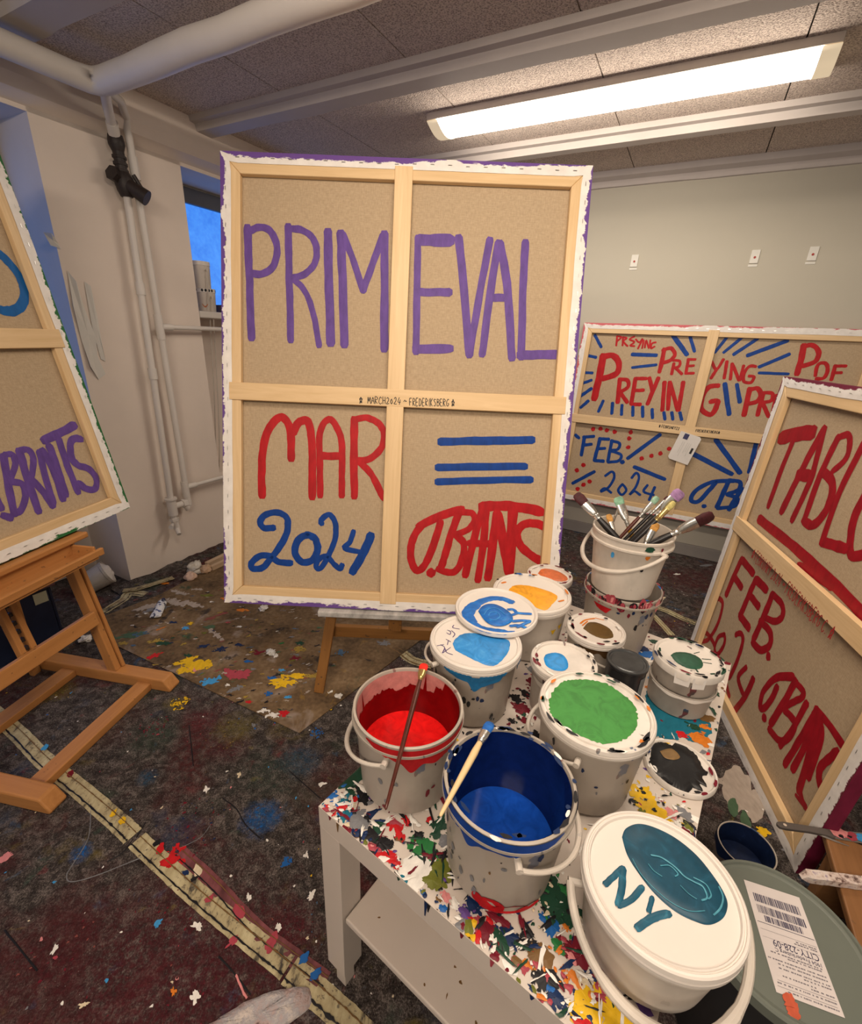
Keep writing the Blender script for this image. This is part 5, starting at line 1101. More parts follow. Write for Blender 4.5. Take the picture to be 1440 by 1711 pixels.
# ---------------------------------------------------------------- brushes
m_hblack = plain('black_handle', (.014, .012, .012), .3, .1); m_hbrown = plain('oxblood_handle', (.07, .016, .010), .28, .3, 40); m_hraw = wood('raw_handle', (.60, .42, .20), (.74, .56, .32), 0, .45); m_hyel = plain('yellow_handle', (.50, .26, .02), .4)
m_ferr = plain('ferrule_steel', (.60, .58, .54), .25, .15, 40, 0, .5, .9); m_ferrc = plain('ferrule_brass', (.55, .40, .16), .28, .15, 40, 0, .5, .9)
def bristles(name, c): return paint(name, c, .6, .35, 140)
def brush(label, tip, end, hw_, flat, bl, fl, hm, fm, bm, group, hl=None, flatdir=None, bend=0.0):
    # tip of the bristles -> end of the handle; hw_ handle radius, flat = (bristle half width, half thickness)
    tip, end = Vector(tip), Vector(end); ax = (end - tip).normalized(); L = (end - tip).length
    fd = Vector(flatdir) if flatdir is not None else RIGHT
    y = (fd - ax * fd.dot(ax)).normalized(); z = ax.cross(y); M = frame(tip, ax, y, z)
    root = thing('paintbrush', label, 'paintbrush', M, group)
    def sect(secs, n=14):
        b = MB(); vs = []
        for x, a, c in secs: vs += [(x, a * math.cos(2 * math.pi * i / n), c * math.sin(2 * math.pi * i / n)) for i in range(n)]
        k = len(secs); b.add(vs, [(j * n + i, j * n + (i + 1) % n, (j + 1) * n + (i + 1) % n, (j + 1) * n + i) for j in range(k - 1) for i in range(n)] + [tuple(range(n))[::-1], tuple(range((k - 1) * n, k * n))])
        return b
    w, t = flat
    b = sect([(0, w * .55, t * .3), (bl * .12, w * .9, t * .6), (bl * .45, w * 1.08, t), (bl, w * .92, t * 1.05)])
    b.build('bristles', bm, root, M, smooth=True)
    sect([(bl * .96, w * .95, t * 1.15), (bl + fl * .35, w * .92, t * 1.25), (bl + fl * .62, (w + hw_) / 2, (t * 1.3 + hw_) / 2), (bl + fl * .70, hw_ * 1.18, hw_ * 1.18), (bl + fl * .74, hw_ * 1.0, hw_ * 1.0), (bl + fl * .80, hw_ * 1.2, hw_ * 1.2), (bl + fl * .86, hw_ * 1.0, hw_ * 1.0), (bl + fl, hw_ * 1.05, hw_ * 1.05)]).build('ferrule', fm, root, M, smooth=True, auto=50)
    r0 = L - bl - fl
    sect([(bl + fl * .97, hw_ * .92, hw_ * .92), (bl + fl + r0 * .15, hw_ * 1.2, hw_ * 1.2), (bl + fl + r0 * .35, hw_ * 1.1, hw_ * 1.1), (L - .012, hw_ * .62, hw_ * .62), (L - .002, hw_ * .5, hw_ * .5), (L, hw_ * .2, hw_ * .2)]).build('handle', hm, root, M, smooth=True)
    return root
zr = TZ + HB
tp, en = on_z(709, 1109, zr + .011), on_z(644, 1353, zr + .006)
brush('dark brown brush with red tip lying across the red bucket', tp, en, .0042, (.0085, .004), .022, .028, m_hbrown, m_ferrc, bristles('red_tip', (.72, .025, .015)), 'brushes laid across open buckets', flatdir=TE)
tp, en = on_z(820, 1207, zr + .012), on_z(735, 1364, zr + .007)
brush('pale wooden brush with blue tip lying across the blue bucket', tp, en, .0050, (.0085, .004), .024, .026, m_hraw, m_ferr, bristles('blue_tip', (.015, .10, .36)), 'brushes laid across open buckets', flatdir=TE)
cb = Vector((cBB[0], cBB[1], 0)); fwd2 = Vector((cBB[0], cBB[1], 0)).normalized()
def inpot(tpx, mpx, dtip, *a, **kw):
    # brush standing in the pot: its tip and a second point seen in the view, at depths measured from the pot's axis
    T_ = on_plane(*zm(*ZL8, tpx)[0], cb + fwd2 * dtip + Vector((0, 0, EYE)), fwd2); Q_ = on_plane(*zm(*ZL8, mpx)[0], cb + fwd2 * kw.pop('dm') + Vector((0, 0, EYE)), fwd2)
    ax = (Q_ - T_).normalized(); t = (ZBB + .012 - T_.z) / ax.z
    # stop at the floor or the far wall of the pot
    for i in range(400):
        s_ = t * i / 400; p = T_ + ax * s_; d = (p.to_2d() - Vector(cBB)).length
        if p.z < ZBB + HBB - .005 and d > RfBB(max(0, p.z - ZBB)) - .012: t = s_; break
    return brush(kw.pop('label'), T_, T_ + ax * t, *a, 'brushes standing in the white bucket', **kw)
inpot((95, -22), (385, 290), -.01, .0075, (.014, .007), .036, .052, m_hblack, m_ferr, bristles('maroon_hair', (.05, .012, .014)), dm=-.03, label='thick black handled brush leaning farthest left, dark red bristles')
inpot((402, 2), (480, 215), .03, .0055, (.013, .004), .022, .060, m_hyel, m_ferr, bristles('green_hair', (.16, .30, .20)), dm=.01, label='yellow handled flat brush with pale green bristles')
inpot((436, 22), (360, 205), .045, .0030, (.004, .003), .014, .050, m_ferr, m_ferr, bristles('grey_hair', (.16, .2, .17)), dm=.03, label='thin metal-shafted brush crossing behind the pale green brush')
inpot((335, 128), (378, 270), .02, .0045, (.008, .004), .022, .035, m_ferr, m_ferr, bristles('amber_hair', (.40, .20, .05)), dm=.0, label='short amber bristled brush low in the left of the pot')
inpot((698, 2), (420, 300), .01, .0042, (.0085, .0035), .020, .045, m_hbrown, m_ferr, bristles('mint_hair', (.22, .36, .26)), dm=-.03, label='slim brush with mint green bristles leaning right')
inpot((776, -2), (455, 312), .02, .0040, (.005, .0035), .014, .045, m_hblack, m_ferr, bristles('maroon_hair', (.05, .012, .014)), dm=-.02, label='slim brush with a small pointed dark red tip')
inpot((872, -42), (500, 318), .015, .0055, (.017, .004), .026, .055, m_hblack, m_ferr, bristles('purple_hair', (.28, .16, .30)), dm=-.025, label='black handled brush with broad purple bristles')
inpot((822, 38), (530, 322), .0, .0060, (.008, .0045), .026, .035, m_hblack, m_ferrc, bristles('straw_hair', (.45, .38, .14)), dm=-.04, label='black handled brush with straw coloured bristles')
inpot((690, 192), (605, 345), -.02, .0050, (.011, .005), .022, .045, m_ferr, m_ferr, bristles('amber_hair', (.40, .20, .05)), dm=-.045, label='amber brush with a wide bright ferrule at the front of the pot')
inpot((1105, 130), (650, 345), -.02, .0075, (.018, .0075), .040, .060, m_hblack, m_ferr, bristles('maroon_hair', (.05, .012, .014)), dm=-.045, label='biggest brush, black handle leaning far right, dark maroon bristles')

# ---------------------------------------------------------------- other things on and around the table
cF = cen(.6911, .8809, .985); MF = Matrix.Translation((cF[0], cF[1], TZ + .0015))
fl_ = thing('bucket_lid', 'white lid lying flat on the table, thick with black paint', 'lid', MF)
b = MB(); b.lathe([(0, .003), (.060, .003), (.0655, .000), (.068, .001), (.068, .008), (.066, .0115), (.063, .011), (.061, .0065), (.057, .006), (0, .006)], 64); b.build('lid_disc', m_lid[1], fl_, MF, smooth=True)
ZFL = (1060, 1050, 4.62)
patch(fl_, MF, .0063, wet('black_paint', (.012, .012, .013), (.03, .03, .03)), [(118, 1000), (150, 890), (215, 880), (290, 905), (330, 870), (420, 935), (480, 985), (525, 1075), (565, 1125), (520, 1150), (560, 1225), (500, 1200), (525, 1260), (450, 1235), (390, 1290), (300, 1240), (225, 1170), (120, 1085)], ZFL, .003, jag=.06)
patch(fl_, MF, .0095, wet('tan_paint', (.22, .13, .05), (.25, .15, .06)), [(195, 948), (285, 928), (350, 990), (310, 1015), (235, 1000)], ZFL, .0008)
patch(fl_, MF, .0064, SPM[ix('yellow')], [(218, 868), (262, 862), (280, 885), (240, 893)], ZFL, .0005, 'paint_spot')
rim_spots(fl_, MF, .0675, .0105, 12, ['black', 'navy', 'white', 'maroon'], 41)
# floor pot
kp = 1.555; cP = cen(.7344, .680, kp); HP = EYE - .8 * kp; RP = .0553 * kp * .8
MP = Matrix.Translation((cP[0], cP[1], .002)); pt_ = thing('paint_bucket', 'small bucket on the floor lined with dark navy paint', 'bucket', MP)
b = MB(); b.lathe([(0, 0), (RP * .84, 0), (RP * .86, .004), (RP * .96, HP - .02), (RP, HP - .018), (RP, HP), (RP - .003, HP), (RP * .90, HP - .03), (RP * .82, .006), (0, .005)], 56); b.build('body', m_bk[2], pt_, MP, smooth=True)
b = MB(); b.lathe([(RP - .0042, HP - .001), (RP * .89, HP - .03), (RP * .84, HP * .45), (0, HP * .45)], 56); b.build('inner_paint_film', wet('navy_film', (.006, .014, .05), (.012, .025, .075)), pt_, MP, smooth=True)
drips(pt_, MP, lambda z: RP, HP, -4.6, -1.6, [.008, .02, .03, .02, .036, .024, .03, .014, .006], SPM[ix('navy')], 'paint_run', .0015)
# big grey-green tub with parcel label
kg = 1.30; cg = cen(.6981, .5147, kg); HG = EYE - .8 * kg; RG = .1377 * kg * .8
MGb = Matrix.Translation((cg[0], cg[1], .002)); gt = thing('paint_tub', 'big grey-green lidded tub with a parcel label, on the floor by the table', 'tub', MGb)
HG -= .002
b = MB(); b.lathe([(0, 0), (RG * .88, 0), (RG * .90, .006), (RG * .955, HG - .035), (RG * .985, HG - .032), (RG * .985, HG - .012)], 96); b.build('body', plain('tub_black', (.022, .022, .024), .35), gt, MGb, smooth=True)
m_tub = plain('tub_greygreen', (.135, .15, .125), .5, .08, 6)
b = MB(); b.lathe([(RG * .985, HG - .028), (RG, HG - .027), (RG + .001, HG - .004), (RG - .002, HG), (RG - .007, HG), (RG - .009, HG - .004), (RG - .014, HG - .0045), (RG - .016, HG - .006), (0, HG - .006)], 96); lo = b.build('lid', m_tub, gt, MGb, smooth=True)
# label: corners seen in the view
zl_ = HG - .0052; wz = zl_ + .002
LQ = [on_z(*p, wz) for p in ((1244, 1475), (1335, 1500), (1413, 1705), (1298, 1662))]
lx = ((LQ[1] - LQ[0]).normalized()); ll = ((LQ[2] - LQ[1]).length + (LQ[3] - LQ[0]).length) / 2
ly = ((LQ[2] - LQ[1]) + (LQ[3] - LQ[0])).normalized(); lx = (lx - ly * lx.dot(ly)).normalized(); lz = Vector((0, 0, 1))
lw = .5 * (abs((LQ[1] - LQ[0]).dot(lx)) + abs((LQ[2] - LQ[3]).dot(lx))); org = LQ[1] - lx * lw
# writing runs from the far right end back to the left and is upside down for the viewer: its own axes are -lx, -ly
ML = frame(org + lx * lw, -lx, ly, lz)
b = MB(); r_ = .010; b.prism([(0, 0), (lw, 0), (lw, ll), (0, ll)], .0, .0006); lb = b.build('shipping_label', plain('label_paper', (.63, .57, .55), .55, .03), lo, ML)
mp = plain('label_print', (.035, .03, .075), .6); mpf = plain('label_print_faint', (.20, .18, .20), .6)
b = MB(); z_ = .0010
def lrect(x0, x1, y0, y1, mi=0):
    y0, y1 = 1 - y1, 1 - y0
    b.add([(x0 * lw, y0 * ll, z_), (x1 * lw, y0 * ll, z_), (x1 * lw, y1 * ll, z_), (x0 * lw, y1 * ll, z_)], [(0, 1, 2, 3)], mi)
r2 = random.Random(4)
for y0, y1, xa, xb in ((.80, .885, .10, .90), (.69, .77, .08, .90), (.615, .675, .18, .82)):
    x = xa
    while x < xb:
        w_ = r2.choice((.006, .010, .016, .022)); lrect(x, min(x + w_, xb), y0, y1); x += w_ + r2.choice((.006, .010, .016))
lrect(.02, .97, .592, .597); lrect(.03, .95, .53, .5325, 1); lrect(.03, .95, .46, .462, 1); lrect(.04, .92, .105, .108, 1); lrect(.06, .95, .055, .058, 1)
for y, x0, x1 in ((.335, .08, .86), (.315, .10, .6), (.275, .06, .95), (.245, .06, .84), (.21, .05, .82), (.185, .05, .45), (.15, .30, .82), (.125, .05, .40), (.08, .05, .9), (.03, .05, .8), (.505, .05, .35), (.485, .05, .38)):
    x = x0
    while x < x1:
        w_ = r2.uniform(.015, .045); lrect(x, x + w_, y, y + .011, 1); x += w_ + r2.choice((.006, .012, .03))
tag(b.build('print', [mp, mpf], lb, ML), kind='stuff')
def text_mesh(name, s, size, M, m, parent):
    c = bpy.data.curves.new(name, 'FONT'); c.body = s; c.size = size; c.resolution_u = 3
    o = bpy.data.objects.new(name + '_curve', c); COL.objects.link(o); dg = bpy.context.evaluated_depsgraph_get()
    me = bpy.data.meshes.new_from_object(o.evaluated_get(dg)); COL.objects.unlink(o); bpy.data.objects.remove(o)
    me.name = name; me.materials.clear(); me.materials.append(m); w_ = max(v.co.x for v in me.vertices)
    o = bpy.data.objects.new(name, me); COL.objects.link(o); o.parent = parent; WM[o.name] = M; o.matrix_basis = WM[parent.name].inverted() @ M; return o, w_
bpy.context.view_layer.update()
for s_, y, x0, x1, hh_ in (('CITY-228-09', .40, .06, .80, .060), ('1904 Frederiksberg C', .355, .05, .80, .034)):
    o, w_ = text_mesh('printed_line', s_, 1.0, Matrix.Identity(4), mp, lb)
    k_ = (x1 - x0) * lw / w_; Mx = ML @ Matrix.Translation((x0 * lw, (1 - y - hh_) * ll, .0011)) @ Matrix.Diagonal((k_, hh_ * ll / .70, 1, 1)); WM[o.name] = Mx; o.matrix_basis = WM[lb.name].inverted() @ Mx
b = MB(); p = ML.inverted() @ on_z(1318, 1672, wz); q_ = ML.inverted() @ on_z(1325, 1690, wz)
b.blob((p.x, p.y), .012, .007, .9, .0014, .5, 24); b.blob((q_.x, q_.y), .014, .008, .9, .0005, .5, 24); b.build('paint_smear', paint('coral_smear', (.52, .10, .05)), lb, ML)
# bench at the right edge with a paint knife and a crusted stick
zb = .185
B0, B1 = on_z(1379, 1402, zb), on_z(1413, 1520, zb)
bx = (B0 - B1).normalized(); by = Vector((bx.y, -bx.x, 0)); O_ = B0 + bx * .03; O_.z = 0
MBn = frame(B1 - bx * .35 - Vector((0, 0, zb)), bx, -by, (0, 0, 1)); BL = (O_.to_2d() - (B1 - bx * .35).to_2d()).length
bn = thing('low_bench', 'low slatted wooden bench beside the TABLO canvas, at the frame edge', 'bench', MBn)
for i in range(4):
    b = MB(); y0 = -.002 - i * .125; b.box(0, BL, y0 - .118, y0, zb - .022, zb - (.0 if i != 1 else .004)); b.build('slat', m_rack, bn, MBn, bevel=.004)
for x in (.04, BL - .08):
    b = MB(); b.box(x, x + .045, -.49, -.012, .0, zb - .022); b.build('leg_board', m_rack, bn, MBn, bevel=.003)
b = MB(); b.box(.02, BL - .02, -.49, -.47, .10, zb - .022); b.build('side_rail', m_rack, bn, MBn, bevel=.003)
# knife
k0, k1 = on_z(1297, 1378, zb + .006), on_z(1475, 1404, zb + .006)
Mk = frame(k0, k1 - k0, Vector((0, 0, 1)).cross(k1 - k0), (0, 0, 1)); kl = (k1 - k0).length
kn = thing('palette_knife', 'grey handled scraper with pink and blue paint on its blade', 'scraper', Mk)
b = MB(); pr = [(0, 0), (.004, -.008), (.02, -.010), (kl * .30, -.009), (kl * .46, -.012), (kl * .52, -.016), (kl * .52, .007), (kl * .30, .009), (.02, .010), (.004, .007)]
b.prism(pr, -.005, .004); hd = b.build('handle', plain('grey_handle', (.085, .07, .062), .5), kn, Mk, bevel=.002)
b = MB(); b.lathe([(.0035, 0), (.0035, .0005)], 16, (.02, 0, .0042)); b.disk(.0042, .0045, 16, (.02, 0)); b.build('hang_hole', plain('pale_hole', (.55, .45, .36), .6), hd, Mk)
b = MB(); b.prism([(kl * .46, -.013), (kl, -.016), (kl, .018), (kl * .50, .011)], -.0045, -.0025); b.tube([(kl * .40, -.008, -.004), (kl * .52, -.020, -.004), (kl * .62, -.028, -.004)], [.003, .0025, .001], 8); b.build('blade', m_steel, kn, Mk, bevel=.0005)
b = MB()
for x, y, r, c in ((.56, .002, .020, 'pink'), (.64, .006, .020, 'pink'), (.72, .0, .018, 'rose'), (.60, -.004, .008, 'black'), (.70, -.002, .008, 'black'), (.82, .0, .022, 'sky'), (.92, .002, .022, 'blue'), (.84, -.002, .006, 'white')): b.blob((x * kl, y), r, min(r * .6, .011), rnd.uniform(-.3, .3), -.0018 + .0003 * (r < .01) + rnd.random() * .0002, .4, 20, ix(c), dome=.0015)
tag(b.build('dried_paint', SPM, kn, Mk), kind='stuff')
s0, s1 = on_z(1338, 1462, zb + .011), on_z(1490, 1482, zb + .011)
Ms = frame(s0, s1 - s0, Vector((0, 0, 1)).cross(s1 - s0), (0, 0, 1)); sl = (s1 - s0).length
b = MB(); prof = [(-.011, -.009), (.011, -.009), (.011, .009), (-.011, .009)]; vs = []
for i in range(15):
    x = sl * i / 14; j = lambda a: .0022 * pnoise(Vector((i * .8, a, 2)))
    sc = .55 if i == 0 else 1
    vs += [(x + (.01 * (k in (2, 3)) if i == 0 else 0), (y + j(k)) * sc, (z + j(k + 9)) * sc) for k, (y, z) in enumerate(prof)]
b.add(vs, [(i * 4 + k, i * 4 + (k + 1) % 4, i * 4 + 4 + (k + 1) % 4, i * 4 + 4 + k) for i in range(14) for k in range(4)] + [(3, 2, 1, 0), (56, 57, 58, 59)])
t = NT('crusted_stick'); f = t.noise(60, 4, .6); cst = t.ramp(f, (.35, (.10, .05, .04)), (.46, (.55, .43, .38)), (.6, (.66, .58, .53)), (.72, (.30, .22, .30))); t.bump(f, .6, .003)
st_ = b.build('stirring_stick', t.fin(cst, .6), None, Ms, smooth=True); tag(st_, 'flat wooden stirring stick crusted in pinkish white paint, overhanging the bench', 'stick')

# ---------------------------------------------------------------- cardboard, tapes, rubbish along the wall
def m_card():
    t = NT('splashed_cardboard'); f = t.noise(5, 5, .65); g = t.noise(60, 3)
    col = t.ramp(t.math('ADD', t.math('MULTIPLY', f, .7), t.math('MULTIPLY', g, .3)), (.34, (.055, .034, .018)), (.52, (.155, .098, .050)), (.68, (.24, .165, .095)))
    for c, s, o, lo_, hi_ in (((.30, .24, .20), 4.5, (3, 1, 0), .60, .70), ((.02, .055, .03), 4, (7, 4, 0), .62, .70), ((.02, .018, .02), 7, (1, 8, 0), .62, .68), ((.28, .16, .03), 5, (5, 9, 0), .64, .72)):
        col = t.mix(t.ramp(t.noise(s, 4, .65, t.map((1, 1, 1), o), .8), (lo_, 0), (hi_, .8)), col, c)
    return t.fin(col, .75, .2)
b = MB(); Q = [on_z(x, y, 0) for x, y in ((193, 1079), (500, 1226), (640, 1118), (742, 1040), (742, 985), (640, 940), (430, 925), (378, 937), (268, 994), (176, 1030))]
b.prism([(q.x, q.y) for q in Q], .0015, .0045)
if sum(Q[i].x * Q[(i + 1) % len(Q)].y - Q[(i + 1) % len(Q)].x * Q[i].y for i in range(len(Q))) < 0: b.f = [f[::-1] for f in b.f]
def cs(px, py, r, c, e=.6, rot=0, rough=.5):
    p = on_z(px, py, .0046); 
    b.blob((p.x, p.y), r * .82, r * .82 * e, rot, .0050 + rnd.random() * .0010, rough * 1.9, 40, 1 + ix(c), dome=.0004)
    for _ in range(int(r * 420)):
        a_, d_ = rnd.uniform(0, 6.28), r * rnd.uniform(.5, 1.25); q_ = r * rnd.uniform(.05, .2); x_, y_ = d_ * math.cos(a_), d_ * math.sin(a_) * e
        b.blob((p.x + x_ * math.cos(rot) - y_ * math.sin(rot), p.y + x_ * math.sin(rot) + y_ * math.cos(rot)), q_ * 1.4, q_, rnd.uniform(0, 3), .0051 + rnd.random() * .0010, .9, 10, 1 + ix(c))
for a in ((327, 1113, .055, 'yellow', .6, .4), (312, 1105, .04, 'yellow', .6, .4), (325, 1118, .02, 'pink', .8), (350, 1139, .04, 'sky', .5, .3), (398, 1127, .055, 'rose', .45, -.2), (470, 1140, .05, 'yellow', .4), (490, 1130, .04, 'yellow', .4), (455, 1133, .02, 'blue', .5), (232, 1060, .03, 'dusty_blue', .5, .3), (215, 1062, .05, 'dusty_green', .5, .3), (260, 1072, .03, 'dusty_yellow', .4, .2), (275, 1075, .03, 'dgreen', .4), (258, 1096, .025, 'red', .5, .8),
          (340, 1080, .024, 'navy', .5, .3), (315, 1095, .02, 'dgreen', .5), (368, 1085, .03, 'navy', .5, .3), (310, 1050, .016, 'sky', .8), (318, 1042, .016, 'yellow', .8), (350, 1048, .024, 'dusty_green', .7), (260, 1018, .05, 'grey', .3, .5), (290, 1005, .07, 'dusty_white', .25, -.3), (325, 1010, .06, 'dusty_white', .2, -.4), (245, 1015, .06, 'dusty_white', .25, .6), (360, 1060, .05, 'dusty_white', .15, -.7), (300, 990, .05, 'dusty_white', .2, -.3), (330, 985, .03, 'dusty_white', .3), (345, 995, .03, 'olive', .4), (380, 1000, .03, 'orange', .5), (275, 975, .025, 'orange', .4),
          (432, 1090, .025, 'maroon', .6), (457, 1095, .022, 'white', .6), (470, 1075, .015, 'green', .5), (470, 1120, .015, 'sky', .6), (448, 1160, .016, 'blue', .7), (480, 1165, .016, 'sky', .6), (475, 1192, .02, 'red', .8), (455, 1195, .025, 'white', .5), (440, 1188, .02, 'white', .5), (415, 1173, .014, 'red', .6), (380, 1145, .012, 'white', .7), (395, 1150, .03, 'grey', .3, .6), (500, 1085, .03, 'dusty_yellow', .6), (520, 1130, .03, 'dusty_yellow', .5), (570, 1090, .025, 'dusty_blue', .7), (500, 1075, .02, 'dgreen', .8), (495, 1100, .025, 'maroon', .5), (560, 1060, .03, 'brown', .5), (640, 1075, .03, 'grey', .5), (600, 1060, .03, 'maroon', .4),
          (370, 985, .016, 'olive', .5), (405, 1020, .03, 'orange', .4), (440, 1020, .012, 'white', .8), (380, 1040, .012, 'rose', .5), (290, 1040, .02, 'navy', .5), (270, 1050, .02, 'orange', .2, .9), (360, 1030, .05, 'dusty_red', .12, .8), (205, 1075, .02, 'dusty_yellow', .5), (310, 1120, .03, 'yellow', .7), (415, 1105, .02, 'blue', .4), (400, 1078, .02, 'navy', .6)): cs(*a)
for _ in range(420):
    px, py = rnd.uniform(215, 560), rnd.uniform(985, 1200)
    if py > 1085 + (px - 195) * .44 or (px > 500 and py > 1160): continue
    cs(px, py, rnd.uniform(.003, .014), rnd.choice(['dusty_white', 'dusty_white', 'dusty_yellow', 'dusty_red', 'dusty_blue', 'navy', 'dgreen', 'brown', 'black', 'black', 'dusty_green', 'brown', 'grey', 'olive', 'white']), rnd.uniform(.12, .6), rnd.uniform(-.2, .9))
o = b.build('cardboard_sheet', [m_card()] + SPM, None, None); tag(o, 'large paint-splashed brown cardboard sheet on the floor under the middle easel', 'cardboard')

def m_tape():
    t = NT('masking_tape'); f = t.noise(22, 5, .7, t.map((1, .4, 1))); g = t.noise(5, 3, .6)
    col = t.ramp(f, (.36, (.06, .05, .04)), (.45, (.36, .30, .17)), (.66, (.52, .46, .28)))
    col = t.mix(t.ramp(t.noise(90, 3, .7), (.58, 0), (.66, .75)), col, (.07, .055, .05))
    col = t.mix(t.ramp(g, (.60, 0), (.68, .8)), col, (.12, .05, .05)); return t.fin(col, .7, .2)
mt = m_tape()
def tape(label, pts, w, lift=.0018, group='tapes on the floor felt', m=None, extra=()):
    P = [on_z(x, y, 0) for x, y in pts]; b = MB(); S = smooth_pts([(p.x, p.y) for p in P], 9); n = len(S); vs = []; sd = rnd.random() * 40
    for i, s_ in enumerate(S):
        a, c = Vector(S[max(i - 1, 0)]), Vector(S[min(i + 1, n - 1)]); t = (c - a).normalized(); q = Vector((-t.y, t.x)); s_ = Vector(s_)
        for k in (-1, -.33, .33, 1):
            e = 1 + (.10 * pnoise(Vector((i * .7, sd, k))) if abs(k) == 1 else 0); p = s_ + q * (k * w / 2 * e); vs.append((p.x, p.y, lift + .0016 * pnoise(Vector((i * .5, k * 2, sd)))))
    b.add(vs, [(i * 4 + k, i * 4 + k + 1, i * 4 + k + 5, i * 4 + k + 4) for i in range(n - 1) for k in range(3)])
    for off, wl in ((-.30, .06), (.20, .03)):
        R_ = []
        for i, s_ in enumerate(S):
            a, c = Vector(S[max(i - 1, 0)]), Vector(S[min(i + 1, n - 1)]); t = (c - a).normalized(); q = Vector(s_) + Vector((-t.y, t.x)) * off * w; R_.append((q.x, q.y))
        ribbon(b, R_[::3] if len(R_) > 9 else R_, w * wl, lift + .0024, .0001, 1 + ix(rnd.choice(['brown', 'brown', 'black'])), 1.6)
    for px, py, r, c in extra:
        p = on_z(px, py, 0); b.blob((p.x, p.y), r, r * .6, rnd.uniform(0, 3), lift + .002, .5, 20, 1 + ix(c))
    o = b.build('masking_tape', [m or mt] + SPM, None, None); sm = o.modifiers.new('thickness', 'SOLIDIFY'); sm.thickness = .0012; sm.offset = 0
    return tag(o, label, 'tape', group)
tape('long pale masking tape strip running from the left easel foot to the dark gap', [(-20, 1183), (30, 1226), (75, 1272), (140, 1325), (195, 1372), (222, 1398)], .052, extra=((76, 1250, .014, 'sky'), (118, 1295, .014, 'maroon'), (190, 1360, .012, 'yellow'), (205, 1372, .014, 'yellow')))
tape('pale masking tape strip from the dark gap toward the table leg, stained red', [(229, 1404), (275, 1447), (340, 1505), (420, 1570), (480, 1618)], .050, extra=((268, 1420, .016, 'red'), (285, 1440, .022, 'red'), (350, 1503, .012, 'rose'), (262, 1410, .010, 'black'), (325, 1470, .008, 'black'), (310, 1460, .010, 'navy')))
tape('frayed last length of pale tape ending below the table corner', [(484, 1622), (530, 1660), (575, 1700), (610, 1735)], .056, extra=((508, 1603, .014, 'blue'), (528, 1628, .014, 'blue')))
m_stainedtape = paint('stained_tape', (.16, .05, .055), .6, .5, 26)
tape('red-stained overlapping tape piece beside the long strip near the table', [(300, 1425), (360, 1480), (420, 1545), (490, 1600), (545, 1640)], .036, .0012, 'tapes on the floor felt', m_stainedtape, ((400, 1525, .02, 'rose'), (455, 1575, .02, 'rose'), (330, 1455, .016, 'cream')))
tape('short torn tape scrap on the felt behind the turquoise bucket', [(648, 1078), (668, 1088), (690, 1104), (722, 1112)], .05, .0016)
tape('crinkled yellowish tape trailing right from the red-smeared bucket', [(1080, 1012), (1110, 1020), (1140, 1034), (1162, 1042)], .045, .003)
tape('narrow frayed tape strip ending by the dark green pot', [(1084, 1022), (1104, 1042), (1122, 1062)], .035, .002)
tape('torn tape lying along the wall foot left of the pier corner', [(172, 1024), (206, 1003), (216, 992), (243, 994)], .05, .004, 'tapes along the wall foot')
tape('crumpled tape running along the foot of the pier', [(206, 990), (232, 986), (268, 975), (290, 968)], .04, .012, 'tapes along the wall foot')
# felt turned up against the wall foot
b = MB(); n = 34; vs = []
for i in range(n + 1):
    s_ = 1.12 + .95 * i / n; j = pnoise(Vector((s_ * 7, 1, 0))); h = .016 + .016 * j + .012 * pnoise(Vector((s_ * 21, 2, 0))); d = .10 + .03 * pnoise(Vector((s_ * 5, 5, 0)))
    for k, (o_, z) in enumerate(((d, .002), (d * .66, .010), (d * .33, h * .55), (.012, h), (.004, h * .9))): vs.append(tuple(room(WALL_B + o_ + .004, s_, z)))
b.add(vs, [(i * 5 + k, i * 5 + k + 1, i * 5 + k + 6, i * 5 + k + 5) for i in range(n) for k in range(4)])
o = b.build('felt_edge', m_floor, None, None, smooth=True); tag(o, 'turned-up ragged edge of dark felt along the foot of the pier', 'felt')
# plastic bag, scraps, tube
def crumple(name, label, cat, px, py, z, r, m, squash=.6, seed=1, amp=.35, group=None, dz=0):
    me_b = MB(); nu, nv = 26, 16; p = on_z(px, py, z); vs = []
    for j in range(nv + 1):
        th = math.pi * j / nv
        for i in range(nu):
            a = 2 * math.pi * i / nu; d = Vector((math.sin(th) * math.cos(a), math.sin(th) * math.sin(a), math.cos(th)))
            k = 1 + amp * (pnoise(d * 1.7 + Vector((seed, 0, 0))) + .6 * abs(pnoise(d * 4 + Vector((0, seed, 0)))) + .3 * pnoise(d * 9 + Vector((0, 0, seed))))
            v = d * r * k; vs.append((v.x, v.y, max(v.z * squash, -r * squash * .8) + r * squash * .8))
    me_b.add(vs, [(j * nu + i, j * nu + (i + 1) % nu, (j + 1) * nu + (i + 1) % nu, (j + 1) * nu + i) for j in range(nv) for i in range(nu)])
    o = me_b.build(name, m, None, Matrix.Translation((p.x, p.y, z + .001 + dz)), smooth=True, auto=60); return tag(o, label, cat, group)
t = NT('bag_white'); f = t.noise(9, 4, .6); colb = t.ramp(f, (.45, (.60, .55, .52)), (.58, (.66, .62, .58)), (.66, (.40, .16, .20))); bagm = t.fin(colb, .45)
